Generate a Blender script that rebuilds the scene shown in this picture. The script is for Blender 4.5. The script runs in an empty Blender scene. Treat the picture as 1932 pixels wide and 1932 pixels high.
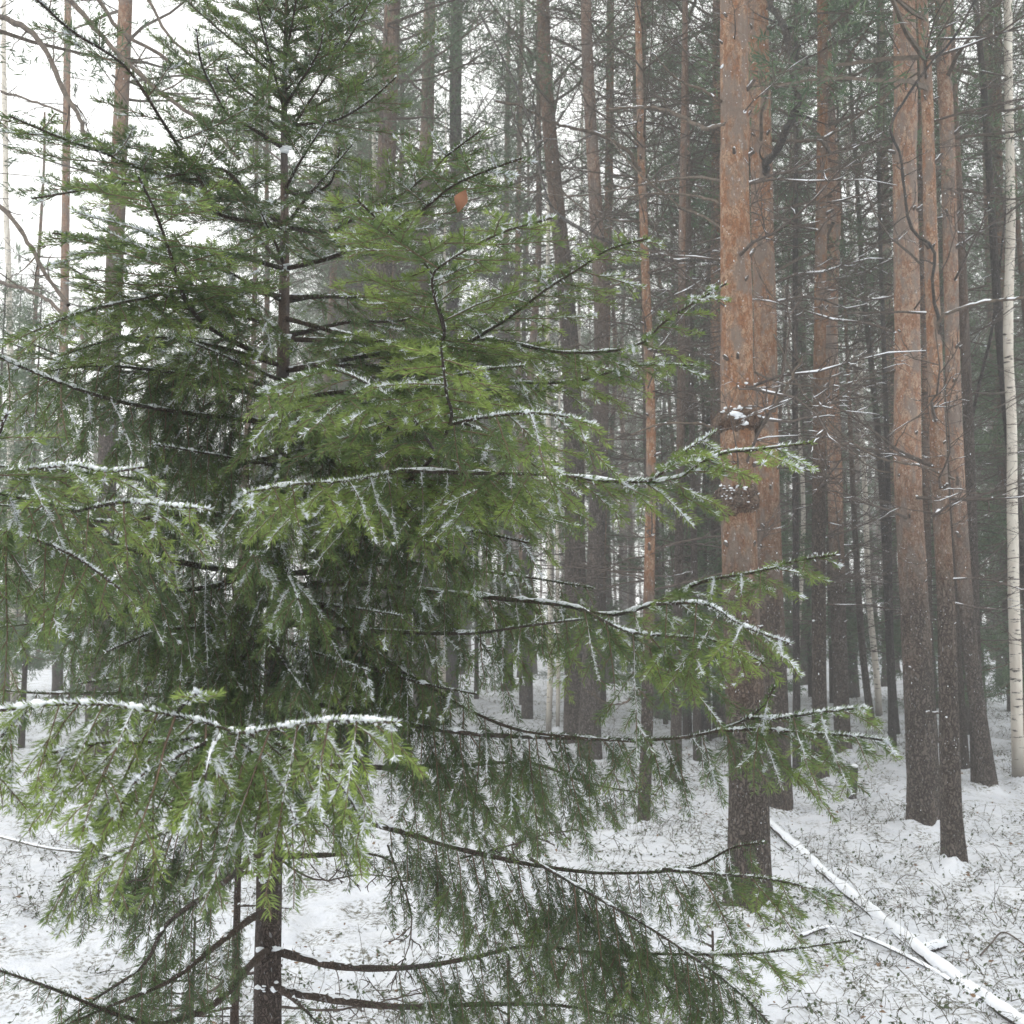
import bpy, math, random
import numpy as np
from mathutils import Vector

# ------------------------------------------------------------------ camera, sky, light, exposure
SC = bpy.context.scene
COL = SC.collection
CAM_Z, PITCH = 1.6, math.radians(5.5)
cam = bpy.data.cameras.new('camera')
cam.lens = 36.0; cam.sensor_width = 36.0; cam.clip_start = 0.05; cam.clip_end = 1200
cam.dof.use_dof = True; cam.dof.focus_distance = 2.3; cam.dof.aperture_fstop = 13.0
camo = bpy.data.objects.new('camera', cam); COL.objects.link(camo)
camo.location = (0, 0, CAM_Z); camo.rotation_euler = (math.radians(90) + PITCH, 0, 0)
SC.camera = camo

SUN_EL, SUN_ROT = math.radians(38), math.radians(-60)
world = bpy.data.worlds.new('World'); SC.world = world; world.use_nodes = True
wn, wl = world.node_tree.nodes, world.node_tree.links
bg = wn['Background']
sky = wn.new('ShaderNodeTexSky'); sky.sky_type = 'NISHITA'; sky.sun_disc = False
sky.sun_elevation = SUN_EL; sky.sun_rotation = SUN_ROT; sky.dust_density = 4.0; sky.air_density = 1.0
cloud = wn.new('ShaderNodeTexNoise'); cloud.inputs['Scale'].default_value = 1.6; cloud.inputs['Detail'].default_value = 3
cr = wn.new('ShaderNodeValToRGB')
cr.color_ramp.elements[0].position = 0.3; cr.color_ramp.elements[0].color = (0.95, 0.965, 0.96, 1)
cr.color_ramp.elements[1].position = 0.7; cr.color_ramp.elements[1].color = (1.05, 1.05, 1.03, 1)
sc_ = wn.new('ShaderNodeVectorMath'); sc_.operation = 'SCALE'; sc_.inputs['Scale'].default_value = 15.0
mx = wn.new('ShaderNodeMix'); mx.data_type = 'RGBA'; mx.inputs[0].default_value = 0.94
wl.new(cloud.outputs['Fac'], cr.inputs[0]); wl.new(cr.outputs[0], sc_.inputs[0])
wl.new(sky.outputs[0], mx.inputs[6]); wl.new(sc_.outputs[0], mx.inputs[7]); wl.new(mx.outputs[2], bg.inputs[0])
bg.inputs[1].default_value = 0.1
sun = bpy.data.lights.new('sun', 'SUN'); sun.energy = 0.7; sun.angle = math.radians(40); sun.color = (1.0, 0.97, 0.93)
suno = bpy.data.objects.new('sun', sun); COL.objects.link(suno)
suno.rotation_euler = (math.radians(90) - SUN_EL, 0, math.radians(180) + SUN_ROT * -1)
suno.rotation_euler = Vector((math.sin(SUN_ROT) * math.cos(SUN_EL), math.cos(SUN_ROT) * math.cos(SUN_EL), math.sin(SUN_EL))).to_track_quat('Z', 'Y').to_euler()
SC.view_settings.view_transform = 'Standard'; SC.view_settings.look = 'None'
SC.view_settings.exposure = 0.33; SC.view_settings.gamma = 1.0
SC.render.engine = 'CYCLES'
cy = SC.cycles
cy.use_denoising = True; cy.max_bounces = 6; cy.diffuse_bounces = 4; cy.volume_bounces = 2
cy.transparent_max_bounces = 8; cy.caustics_reflective = False; cy.caustics_refractive = False

# haze: falling snow fills the air between the trees
HAZE_DENSITY = 0.0062

# ------------------------------------------------------------------ helpers
RS = np.random.RandomState(7)
F = 1932.0
CP, SP = math.cos(PITCH), math.sin(PITCH)
def at(px, py, d):
    """photo pixel (1932 wide) at depth d (metres along the view axis) -> world point"""
    x = (px - 966) / F * d; u = (966 - py) / F * d
    return np.array([x, d * CP - u * SP, CAM_Z + d * SP + u * CP])

def hash2(ix, iy, s=0):
    h = np.sin(ix * 127.1 + iy * 311.7 + s * 74.7) * 43758.5453
    return h - np.floor(h)
def vnoise(x, y, s=0):
    ix, iy = np.floor(x), np.floor(y); fx, fy = x - ix, y - iy
    fx = fx * fx * (3 - 2 * fx); fy = fy * fy * (3 - 2 * fy)
    a = hash2(ix, iy, s); b = hash2(ix + 1, iy, s); c = hash2(ix, iy + 1, s); d = hash2(ix + 1, iy + 1, s)
    return (a * (1 - fx) + b * fx) * (1 - fy) + (c * (1 - fx) + d * fx) * fy
DREF = {}
def at_y(px, py, Y):
    o = np.array([0, 0, CAM_Z]); v = at(px, py, 1.) - o; return o + v * (Y / v[1])
def gz(x, y):
    x = np.asarray(x, float); y = np.asarray(y, float)
    z = (vnoise(x * .35, y * .35, 1) - .5) * .16 + (vnoise(x * 1.3, y * 1.3, 2) - .5) * .09
    r = np.hypot(x, y)
    z = z + (vnoise(x * 4.1, y * 4.1, 3) - .5) * .075 * np.clip(1.6 - r / 25, 0, 1)
    z = z + (vnoise(x * 11., y * 11., 4) - .5) * .05 * np.clip(1.3 - r / 14, 0, 1)
    return z
def ground_at(px, py):
    """where the ray through a photo pixel meets the ground"""
    o = np.array([0, 0, CAM_Z]); v = at(px, py, 1.0) - o
    t = -CAM_Z / v[2]
    for _ in range(8):
        p = o + v * t; t = (float(gz(p[0], p[1])) - CAM_Z) / v[2]
    return o + v * t, t

def mesh_np(name, V, faces, mats, attrs=None, smooth=True, mat_idx=None):
    """V (n,3); faces list of int arrays (m,k)"""
    me = bpy.data.meshes.new(name)
    V = np.ascontiguousarray(V, dtype=np.float32)
    me.vertices.add(len(V)); me.vertices.foreach_set('co', V.ravel())
    loops = np.concatenate([f.ravel() for f in faces]).astype(np.int32)
    starts, o = [], 0
    for f in faces:
        starts.append(o + np.arange(len(f)) * f.shape[1]); o += f.size
    starts = np.concatenate(starts).astype(np.int32)
    me.loops.add(len(loops)); me.loops.foreach_set('vertex_index', loops)
    me.polygons.add(len(starts)); me.polygons.foreach_set('loop_start', starts)
    if mat_idx is not None: me.polygons.foreach_set('material_index', mat_idx.astype(np.int32))
    me.update(calc_edges=True)
    me.polygons.foreach_set('use_smooth', np.full(len(starts), smooth, dtype=bool))
    for m in mats: me.materials.append(m)
    for k, a in (attrs or {}).items():
        at_ = me.attributes.new(k, 'FLOAT', 'POINT'); at_.data.foreach_set('value', np.ascontiguousarray(a, dtype=np.float32))
    return me
def link(name, me, parent=None, loc=None):
    o = bpy.data.objects.new(name, me); COL.objects.link(o)
    if parent is not None: o.parent = parent
    if loc is not None: o.location = loc
    return o
def tag(o, label=None, cat=None, group=None, kind=None):
    if label: o['label'] = label
    if cat: o['category'] = cat
    if group: o['group'] = group
    if kind: o['kind'] = kind
    return o
def thing(name, loc, label, cat, group=None):
    o = link(name, None, loc=loc); o.empty_display_size = .2
    return tag(o, label, cat, group)

def unit(v): return v / (np.linalg.norm(v, axis=-1, keepdims=True) + 1e-12)
def resample(P, n):
    P = np.asarray(P, float)
    # smooth with Catmull-Rom, then resample by arc length
    if len(P) > 2:
        Q = np.vstack([2 * P[0] - P[1], P, 2 * P[-1] - P[-2]]); out = []
        t = np.linspace(0, 1, 8, endpoint=False)[:, None]
        for i in range(1, len(Q) - 2):
            a, b, c, d = Q[i - 1], Q[i], Q[i + 1], Q[i + 2]
            out.append(.5 * (2 * b + (c - a) * t + (2 * a - 5 * b + 4 * c - d) * t ** 2 + (3 * b - a - 3 * c + d) * t ** 3))
        P = np.vstack(out + [P[-1:]])
    s = np.r_[0, np.cumsum(np.linalg.norm(np.diff(P, axis=0), axis=1))]
    u = np.linspace(0, s[-1], n)
    return np.stack([np.interp(u, s, P[:, k]) for k in range(3)], 1), s[-1]

def tubes(P, R, k=4, closed_tip=True):
    """P (S,N,3), R (S,N) -> verts, quads  (batch of tubes)"""
    P = np.asarray(P, float); S, N = P.shape[:2]
    T = unit(np.gradient(P, axis=1))
    ref = np.where(np.abs(T[..., 2:3]) > .92, np.array([1., 0, 0]), np.array([0, 0, 1.]))
    # keep one reference per tube so that the rings do not twist
    flip = (np.abs(T[..., 2]).mean(1) > .8)[:, None, None]
    ref = np.where(flip, np.array([1., 0, 0]), np.array([0, 0, 1.])) * np.ones_like(T)
    U = unit(np.cross(T, ref)); W = np.cross(T, U)
    a = np.arange(k) * 2 * np.pi / k
    V = P[:, :, None] + (U[:, :, None] * np.cos(a)[:, None] + W[:, :, None] * np.sin(a)[:, None]) * R[:, :, None, None]
    i = (np.arange(S)[:, None, None] * N + np.arange(N - 1)[None, :, None]) * k
    j = np.arange(k)[None, None]; j2 = (j + 1) % k
    q = np.stack([i + j, i + j2, i + k + j2, i + k + j], -1).reshape(-1, 4)
    return V.reshape(-1, 3), q
class Bag:
    """collects geometry of one mesh"""
    def __init__(s): s.V, s.F, s.n, s.A = [], {}, 0, []
    def add(s, V, F, a=0.0, mi=0):
        s.V.append(V); s.F.setdefault((F.shape[1], mi), []).append(F + s.n)
        s.A.append(np.full(len(V), a) if np.isscalar(a) else a); s.n += len(V)
    def mesh(s, name, mats, smooth=True):
        fs, mi = [], []
        for (k, m), L in s.F.items():
            f = np.vstack(L); fs.append(f); mi.append(np.full(len(f), m))
        return mesh_np(name, np.vstack(s.V), fs, mats, {'tint': np.concatenate(s.A)}, smooth, np.concatenate(mi))
_t = (1 + 5 ** .5) / 2
ICO_V = unit(np.array([(-1, _t, 0), (1, _t, 0), (-1, -_t, 0), (1, -_t, 0), (0, -1, _t), (0, 1, _t), (0, -1, -_t), (0, 1, -_t), (_t, 0, -1), (_t, 0, 1), (-_t, 0, -1), (-_t, 0, 1)], float))
ICO_F = np.array([(0, 11, 5), (0, 5, 1), (0, 1, 7), (0, 7, 10), (0, 10, 11), (1, 5, 9), (5, 11, 4), (11, 10, 2), (10, 7, 6), (7, 1, 8), (3, 9, 4), (3, 4, 2), (3, 2, 6), (3, 6, 8), (3, 8, 9), (4, 9, 5), (2, 4, 11), (6, 2, 10), (8, 6, 7), (9, 8, 1)])
def blobs(C, R, jit=.25):
    """C (n,3) centres, R (n,3) radii"""
    n = len(C); R = np.broadcast_to(np.asarray(R, float).reshape(-1, 3) if np.ndim(R) > 1 else np.asarray(R, float).reshape(-1, 1), (n, 3))
    V = C[:, None] + ICO_V[None] * R[:, None] * (1 + jit * (RS.rand(n, 12, 1) * 2 - 1))
    Fc = ICO_F[None] + np.arange(n)[:, None, None] * 12
    return V.reshape(-1, 3), Fc.reshape(-1, 3)

# ------------------------------------------------------------------ materials
def mat(name):
    m = bpy.data.materials.new(name); m.use_nodes = True
    nt = m.node_tree; return m, nt.nodes, nt.links, nt.nodes['Principled BSDF']
def ramp(n, pts):
    r = n.new('ShaderNodeValToRGB'); e = r.color_ramp.elements
    while len(e) < len(pts): e.new(.5)
    for i, (p, c) in enumerate(pts): e[i].position = p; e[i].color = (*c, 1)
    return r
def noise(n, l, vec, scale, detail=4, rough=.55):
    t = n.new('ShaderNodeTexNoise'); t.inputs['Scale'].default_value = scale; t.inputs['Detail'].default_value = detail
    t.inputs['Roughness'].default_value = rough
    if vec is not None: l.new(vec, t.inputs['Vector'])
    return t
def mapping(n, l, src, sc):
    m = n.new('ShaderNodeMapping'); m.inputs['Scale'].default_value = sc; l.new(src, m.inputs['Vector']); return m.outputs[0]
def mixc(n, l, f, a, b, mode='MIX'):
    m = n.new('ShaderNodeMix'); m.data_type = 'RGBA'; m.blend_type = mode
    for i, v in ((0, f), (6, a), (7, b)):
        if isinstance(v, (int, float)): m.inputs[i].default_value = v
        elif isinstance(v, tuple): m.inputs[i].default_value = (*v, 1)
        else: l.new(v, m.inputs[i])
    return m.outputs[2]
def mrange(n, l, v, a, b, c=0., d=1.):
    m = n.new('ShaderNodeMapRange'); l.new(v, m.inputs[0])
    for i, x in enumerate((a, b, c, d)): m.inputs[i + 1].default_value = x
    return m.outputs[0]

def needle_mat(name, dark, mid, young):
    m, n, l, p = mat(name)
    a = n.new('ShaderNodeAttribute'); a.attribute_name = 'tint'
    r = ramp(n, [(0., dark), (.5, mid), (1., young)]); l.new(a.outputs['Fac'], r.inputs[0])
    g = n.new('ShaderNodeNewGeometry'); no = noise(n, l, g.outputs['Position'], 14, 2)
    c = mixc(n, l, mrange(n, l, no.outputs[0], .35, .7, 0, .5), r.outputs[0], (dark[0] * 1.1, dark[1] * 1.0, dark[2] * 1.3))
    l.new(c, p.inputs['Base Color']); p.inputs['Roughness'].default_value = .42
    p.inputs['Specular IOR Level'].default_value = .45
    tr = n.new('ShaderNodeBsdfTranslucent'); l.new(c, tr.inputs[0])
    ms = n.new('ShaderNodeMixShader'); ms.inputs[0].default_value = .22
    l.new(p.outputs[0], ms.inputs[1]); l.new(tr.outputs[0], ms.inputs[2]); l.new(ms.outputs[0], n['Material Output'].inputs[0])
    return m
M_needle = needle_mat('spruce_needles', (.055, .090, .038), (.118, .185, .055), (.29, .385, .085))
M_pineneedle = needle_mat('pine_needles', (.06, .10, .055), (.10, .16, .075), (.14, .20, .09))

def snow_mat(name, ground=False):
    m, n, l, p = mat(name)
    g = n.new('ShaderNodeNewGeometry')
    a = noise(n, l, g.outputs['Position'], 9 if ground else 40, 5)
    c = mixc(n, l, mrange(n, l, a.outputs[0], .3, .7), (.70, .73, .79) if ground else (.80, .83, .88), (.80, .82, .86) if ground else (.88, .90, .93))
    if ground:
        b = noise(n, l, g.outputs['Position'], 38, 5, .7); d = noise(n, l, g.outputs['Position'], 3.2, 4)
        k = n.new('ShaderNodeMath'); k.operation = 'MULTIPLY'
        l.new(mrange(n, l, b.outputs[0], .50, .59), k.inputs[0]); l.new(mrange(n, l, d.outputs[0], .43, .58), k.inputs[1])
        c = mixc(n, l, k.outputs[0], c, (.14, .135, .095))
    l.new(c, p.inputs['Base Color']); p.inputs['Roughness'].default_value = .75
    p.inputs['Subsurface Weight'].default_value = 0.0
    bu = n.new('ShaderNodeBump'); bu.inputs['Strength'].default_value = .8 if ground else .5; bu.inputs['Distance'].default_value = .04 if ground else .003
    b2 = noise(n, l, g.outputs['Position'], 22 if ground else 150, 6, .65)
    l.new(b2.outputs[0], bu.inputs['Height']); l.new(bu.outputs[0], p.inputs['Normal'])
    return m
M_snow = snow_mat('snow_on_twigs'); M_ground = snow_mat('snow_ground', True)

def bark(name, low, low2, high, high2, plate=44, bump=1., fleck=.32):
    """attribute tint: 0 = old plated bark, 1 = thin flaky bark"""
    m, n, l, p = mat(name)
    tc = n.new('ShaderNodeTexCoord'); ob = tc.outputs['Object']
    a = n.new('ShaderNodeAttribute'); a.attribute_name = 'tint'
    big = noise(n, l, mapping(n, l, ob, (3, 3, 1.1)), 1.6, 5)
    ad = n.new('ShaderNodeMath'); ad.operation = 'ADD'; l.new(a.outputs['Fac'], ad.inputs[0])
    l.new(mrange(n, l, big.outputs[0], .25, .75, -.35, .35), ad.inputs[1])
    f = mrange(n, l, ad.outputs[0], .08, .92)
    v = n.new('ShaderNodeTexVoronoi'); v.feature = 'DISTANCE_TO_EDGE'; v.inputs['Scale'].default_value = plate
    wob = noise(n, l, ob, 12, 3)
    wv = n.new('ShaderNodeVectorMath'); wv.operation = 'MULTIPLY_ADD'; l.new(wob.outputs['Color'], wv.inputs[0])
    wv.inputs[1].default_value = (.11, .11, .16); l.new(mapping(n, l, ob, (1, 1, .30)), wv.inputs[2])
    l.new(wv.outputs[0], v.inputs['Vector'])
    crack = mrange(n, l, v.outputs['Distance'], .0, .22)
    fine = noise(n, l, mapping(n, l, ob, (60, 60, 22)), 1.0, 6, .7)
    lowc = mixc(n, l, mrange(n, l, fine.outputs[0], .35, .65), low, low2)
    lowc = mixc(n, l, crack, (low[0] * .35, low[1] * .33, low[2] * .33), lowc)
    flake = noise(n, l, mapping(n, l, ob, (28, 28, 15)), 1.0, 5, .7)
    highc = mixc(n, l, mrange(n, l, flake.outputs[0], .46, .56), high, high2)
    highc = mixc(n, l, mrange(n, l, v.outputs['Distance'], .0, .10, .7, 0), highc, (high[0] * .35, high[1] * .4, high[2] * .5))
    grey = noise(n, l, mapping(n, l, ob, (9, 9, 3.5)), 1.0, 5, .65)
    highc = mixc(n, l, mrange(n, l, grey.outputs[0], .47, .58, 0, .8), highc, (high2[0] * .50, high2[1] * .62, high2[2] * .78))
    c = mixc(n, l, f, lowc, highc)
    sn = noise(n, l, mapping(n, l, ob, (70, 70, 38)), 1.0, 2, .5)
    sn2 = noise(n, l, mapping(n, l, ob, (5, 5, 3)), 1.0, 2)
    mu = n.new('ShaderNodeMath'); mu.operation = 'MULTIPLY'; l.new(mrange(n, l, sn.outputs[0], .66, .70), mu.inputs[0]); l.new(mrange(n, l, sn2.outputs[0], .35, .6, .1, fleck), mu.inputs[1])
    c = mixc(n, l, mu.outputs[0], c, (.8, .82, .86))
    oi = n.new('ShaderNodeObjectInfo'); hs = n.new('ShaderNodeHueSaturation'); l.new(c, hs.inputs['Color'])
    l.new(mrange(n, l, oi.outputs['Random'], 0, 1, .82, 1.12), hs.inputs['Value']); l.new(mrange(n, l, oi.outputs['Random'], 0, 1, 1.12, .85), hs.inputs['Saturation']); c = hs.outputs[0]
    l.new(c, p.inputs['Base Color']); p.inputs['Roughness'].default_value = .85; p.inputs['Specular IOR Level'].default_value = .25
    h = n.new('ShaderNodeMix'); h.data_type = 'FLOAT'; l.new(f, h.inputs[0]); l.new(crack, h.inputs[2])
    l.new(flake.outputs[0], h.inputs[3])
    h2 = n.new('ShaderNodeMath'); h2.operation = 'ADD'; l.new(h.outputs[0], h2.inputs[0]); l.new(fine.outputs[0], h2.inputs[1])
    bu = n.new('ShaderNodeBump'); bu.inputs['Strength'].default_value = bump; bu.inputs['Distance'].default_value = .012
    l.new(h2.outputs[0], bu.inputs['Height']); l.new(bu.outputs[0], p.inputs['Normal'])
    return m
M_pine = bark('pine_bark', (.10, .08, .068), (.17, .14, .122), (.275, .138, .078), (.39, .262, .18))
M_sprucebark = bark('spruce_bark', (.085, .06, .05), (.14, .105, .088), (.12, .082, .06), (.17, .125, .10), plate=130, bump=.8, fleck=.4)
M_dark = bark('dark_bark', (.065, .055, .052), (.12, .10, .095), (.085, .075, .065), (.14, .12, .10), plate=30)
def twig_mat(name, c0, c1):
    m, n, l, p = mat(name)
    g = n.new('ShaderNodeNewGeometry'); a = noise(n, l, g.outputs['Position'], 35, 3)
    l.new(mixc(n, l, mrange(n, l, a.outputs[0], .35, .65), c0, c1), p.inputs['Base Color']); p.inputs['Roughness'].default_value = .8
    return m
M_twig = twig_mat('spruce_twig_wood', (.10, .062, .042), (.19, .125, .085))
M_dead = twig_mat('dead_twig_wood', (.055, .042, .036), (.115, .09, .075))
M_limb = twig_mat('bare_limb_bark', (.06, .047, .038), (.14, .108, .082))
M_stem = twig_mat('undergrowth_stems', (.055, .05, .032), (.12, .105, .075))
M_leafgreen = twig_mat('undergrowth_leaves', (.04, .06, .028), (.075, .10, .045))
M_leafbrown = twig_mat('dead_leaf', (.17, .07, .036), (.23, .105, .055))
# birch bark
M_birch, n, l, p = mat('birch_bark')
tc = n.new('ShaderNodeTexCoord')
b1 = noise(n, l, mapping(n, l, tc.outputs['Object'], (7, 7, 38)), 1.0, 4, .6)
b2 = noise(n, l, mapping(n, l, tc.outputs['Object'], (16, 16, 4.5)), 1.0, 4, .6)
c = mixc(n, l, mrange(n, l, b2.outputs[0], .35, .65), (.74, .70, .62), (.56, .50, .43))
c = mixc(n, l, mrange(n, l, b1.outputs[0], .60, .64), c, (.07, .06, .055))
at_ = n.new('ShaderNodeAttribute'); at_.attribute_name = 'tint'
c = mixc(n, l, at_.outputs['Fac'], (.10, .09, .08), c)
l.new(c, p.inputs['Base Color']); p.inputs['Roughness'].default_value = .7

# ------------------------------------------------------------------ ground
ang = np.radians(np.r_[np.arange(-180, -40, 6), np.arange(-40, 40, .28), np.arange(40, 180, 6)])
rad = np.r_[0.0, np.geomspace(.8, 150, 250)]
A, Rr = np.meshgrid(ang, rad, indexing='ij')
X, Y = np.sin(A) * Rr, np.cos(A) * Rr
V = np.stack([X, Y, gz(X, Y)], -1)
na, nr = A.shape
i, j = np.meshgrid(np.arange(na), np.arange(nr - 1), indexing='ij'); i2 = (i + 1) % na
q = np.stack([i * nr + j, i2 * nr + j, i2 * nr + j + 1, i * nr + j + 1], -1).reshape(-1, 4)[:, ::-1]
tag(link('ground', mesh_np('ground', V.reshape(-1, 3), [q], [M_ground])), 'forest floor under thin patchy snow', kind='structure')

# ------------------------------------------------------------------ pine parts: trunks, dead branches, crowns
def trunk_bag(P, R, k=20, bump=.035, flare=.35, tint=None, zfl=.28):
    """P (N,3) local path, R (N,) radii, uneven surface and a root flare"""
    P = np.asarray(P); N = len(P)
    Vt, q = tubes(P[None], R[None], k)
    Vt = Vt.reshape(N, k, 3); h = P[:, 2]
    a = np.arange(k) / k * 6.28
    s = RS.rand() * 50
    d = 1 + bump * (vnoise(a[None] * 2.2 + s, h[:, None] * 3, 5) + vnoise(a[None] * 5 + s, h[:, None] * 9, 6) - 1) * 2
    fl = 1 + flare * np.exp(-np.clip(h, 0, None) / zfl)[:, None] * (.55 + .45 * np.sin(a * 4 + s))[None]
    Vt = P[:, None] + (Vt - P[:, None]) * (d * fl)[..., None]
    b = Bag(); b.add(Vt.reshape(-1, 3), q, np.repeat(tint if tint is not None else np.zeros(N), k)); return b

def dead_polys(rs, L, r, subs=9, sag=-.1, curl=.5):
    """one bare dead branch growing along +X from the origin: list of (P(6,3), R)"""
    n = 6; dirs = [];
    az, el = rs.uniform(-.25, .25), rs.uniform(-.1, .35)
    pts = [np.zeros(3)]
    for i in range(n - 1):
        az += rs.normal(0, .16); el += sag + rs.normal(0, .14) + (curl * .35 if i > 2 else 0)
        d = np.array([math.cos(el) * math.cos(az), math.cos(el) * math.sin(az), math.sin(el)]); pts.append(pts[-1] + d * L / (n - 1)); dirs.append(d)
    P = np.array(pts); out = [(P, np.linspace(r, r * .22, n))]
    for k in range(subs):
        t = rs.uniform(.2, .98) * (n - 1.001); i = int(t); p = P[i] + (P[i + 1] - P[i]) * (t - i); d = dirs[i]
        l = L * rs.uniform(.15, .42) * (1.15 - t / n * .6)
        side = unit(np.cross(d, [0, 0, 1])) * rs.choice([-1, 1]) + np.array([0, 0, rs.uniform(-.5, .6)])
        dd = unit(d * rs.uniform(.4, .9) + side * .8); q_ = [p]
        for m in range(5):
            dd = unit(dd + rs.normal(0, .16, 3) + np.array([0, 0, .06])); q_.append(q_[-1] + dd * l / 5)
        q_ = np.array(q_); rr = max(r * .34, .0016); out.append((q_, np.linspace(rr, rr * .4, 6)))
        if l > .18:
            for w in range(3):
                i3 = rs.randint(1, 5); d3 = unit(dd + rs.normal(0, .6, 3)); e = [q_[i3]]
                for m in range(5): d3 = unit(d3 + rs.normal(0, .15, 3)); e.append(e[-1] + d3 * l * .09)
                out.append((np.array(e), np.linspace(rr * .6, rr * .3, 6)))
    return out
def polys_bag(polys, k=3, a=0., b=None):
    b = b or Bag()
    Vt, q = tubes(np.array([p for p, r in polys]), np.array([r for p, r in polys]), k); b.add(Vt, q, a); return b
def snow_on(polys, frac, rs, thick=1.3, lift=.6, bag=None):
    """lumpy snow lying along the upper side of branches"""
    P = np.array([p for p, r in polys]); R = np.array([r for p, r in polys])
    T = unit(np.gradient(P, axis=1)); flat = 1 - np.abs(T[..., 2])
    amt = np.clip(flat * 1.3 - .2, 0, 1) * (rs.rand(*R.shape) < frac) * rs.uniform(.6, 1.3, R.shape)
    P2 = P + np.array([0, 0, 1.]) * (R * lift)[..., None]
    Vt, q = tubes(P2, R * thick * amt + 1e-5, 5)
    bag = bag or Bag(); bag.add(Vt, q); return bag

rsd = np.random.RandomState(3)
DEAD = []
for v in range(12):
    L = 1.0; polys = dead_polys(rsd, L, .010, subs=[6, 10, 13][v % 3], sag=[-.02, -.12, .05][v % 3], curl=[.5, .9, .1, .6][v % 4])
    b = polys_bag(polys, 4); sb = snow_on(polys, .22, rsd, 1.1, .6); b.add(sb.V[0], list(sb.F.values())[0][0], 0., 1)
    DEAD.append(b.mesh('dead_branch', [M_dead, M_snow]))

KNOTS = []
for v in range(4):
    p = np.array([(-.02, 0, 0), (.0, 0, .0), (.014, .002, .003), (.028, .001, .007), (.04, -.003, .010), (.044, -.003, .011)]); b = Bag()
    Vt, q = tubes(p[None], np.array([[.018, .014, .010, .009, .0075, .001]]), 7); b.add(Vt, q, .2, 0)
    Vt, q = blobs(np.array([(.018, 0, .013), (.03, .002, .017)]), np.array([(.013, .008, .007), (.009, .007, .006)]), .3); b.add(Vt, q, 0, 1)
    KNOTS.append(b.mesh('knot_stub', [M_dead, M_snow]))
def rotz(P, a):
    c, s = math.cos(a), math.sin(a); return np.stack([P[..., 0] * c - P[..., 1] * s, P[..., 0] * s + P[..., 1] * c, P[..., 2]], -1)
def dead_set(rs, z0, z1, count, Lr, r=.007):
    allp = []
    for i in range(count):
        z = rs.uniform(z0, z1); L = rs.uniform(*Lr) * (.7 + .5 * (z - z0) / (z1 - z0))
        a = rs.uniform(0, 6.28)
        for p, rr in dead_polys(rs, L, r * rs.uniform(.7, 1.5), subs=rs.randint(5, 9), sag=rs.uniform(-.12, .03), curl=rs.uniform(0, .9)):
            allp.append((rotz(p[[0, 1, 3, 5]], a) + np.array([0, 0, z]), rr[[0, 1, 3, 5]]))
    return allp
def tufts(C, D, rs, nn=11, L=.095, w=.0055):
    """pine needle tufts: C (n,3) centres, D (n,3) directions -> kite triangles"""
    n = len(C)
    d = unit(D[:, None] * .75 + rs.normal(0, .62, (n, nn, 3)))
    side = unit(np.cross(d, rs.normal(0, 1, (n, nn, 3))))
    l_ = L * rs.uniform(.7, 1.2, (n, nn, 1)); base = C[:, None] + rs.normal(0, .028, (n, nn, 3))
    V = np.stack([base, base + d * l_ * .5 + side * w, base + d * l_ * .5 - side * w, base + d * l_], 2).reshape(-1, 3)
    k = np.arange(n * nn)[:, None] * 4
    return V, np.vstack([k + [0, 1, 2], k + [1, 3, 2]]), np.repeat(rs.rand(n), nn * 4)
def crown_mesh(rs, z0, z1, limbs, tpl, spread, name='crown'):
    b = Bag(); polys = []; C, D = [], []
    for i in range(limbs):
        f = (i + rs.rand()) / limbs; z = z0 + (z1 - z0) * f
        L = spread * (math.sin(min(1, (1 - f) * 1.25 + .12) * 1.57)) * rs.uniform(.55, 1.15)
        if rs.rand() < .12: continue
        a = rs.uniform(0, 6.28); el = rs.uniform(-.15, .3) + f * .7
        pts = [np.array([0, 0, z])]
        for m in range(5):
            a += rs.normal(0, .14); el += rs.normal(.05, .10); pts.append(pts[-1] + np.array([math.cos(a) * math.cos(el), math.sin(a) * math.cos(el), math.sin(el)]) * L / 5)
        P = np.array(pts); polys.append((P, np.linspace(.022, .006, 6)))
        for t in range(tpl):
            s = rs.uniform(.35, 1.) ** .7 * 4.999; k = int(s); p = P[k] + (P[k + 1] - P[k]) * (s - k)
            off = rs.normal(0, .18, 3) * np.array([1, 1, .6]) * (.6 + L * .5)
            C.append(p + off); D.append(unit(off + unit(P[5] - P[0]) * .15 + np.array([0, 0, .12])))
            if t % 4 == 0: polys.append((np.linspace(p, p + off, 6), np.linspace(.006, .003, 6)))
    Vt, q = tubes(np.array([p for p, r in polys]), np.array([r for p, r in polys]), 3); b.add(Vt, q, .3, 0)
    Vt, q, a = tufts(np.array(C), np.array(D), rs); b.add(Vt, q, a, 1)
    return b.mesh(name, [M_limb, M_pineneedle], smooth=False)
rsc = np.random.RandomState(5)
CROWNS = [crown_mesh(rsc, z0 - .5, z1, lm + 4, tp + 2, sp) for z0, z1, lm, tp, sp in
          ((6.5, 13.5, 40, 34, 1.8), (7.5, 14.5, 38, 34, 1.6), (5.5, 12, 38, 32, 1.5), (8, 15.5, 42, 36, 2.0), (6, 14, 44, 32, 1.7), (9, 16, 36, 38, 2.1))]
FAR_DEAD = [polys_bag(dead_set(rsc, 1.2, 10, 70, (.7, 1.8)), 3).mesh('dead_branches', [M_dead]) for _ in range(5)]
MID_DEAD = [polys_bag(dead_set(rsc, 1.5, 8, 95, (.6, 1.7), .006), 3).mesh('dead_branches', [M_dead]) for _ in range(4)]

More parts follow.
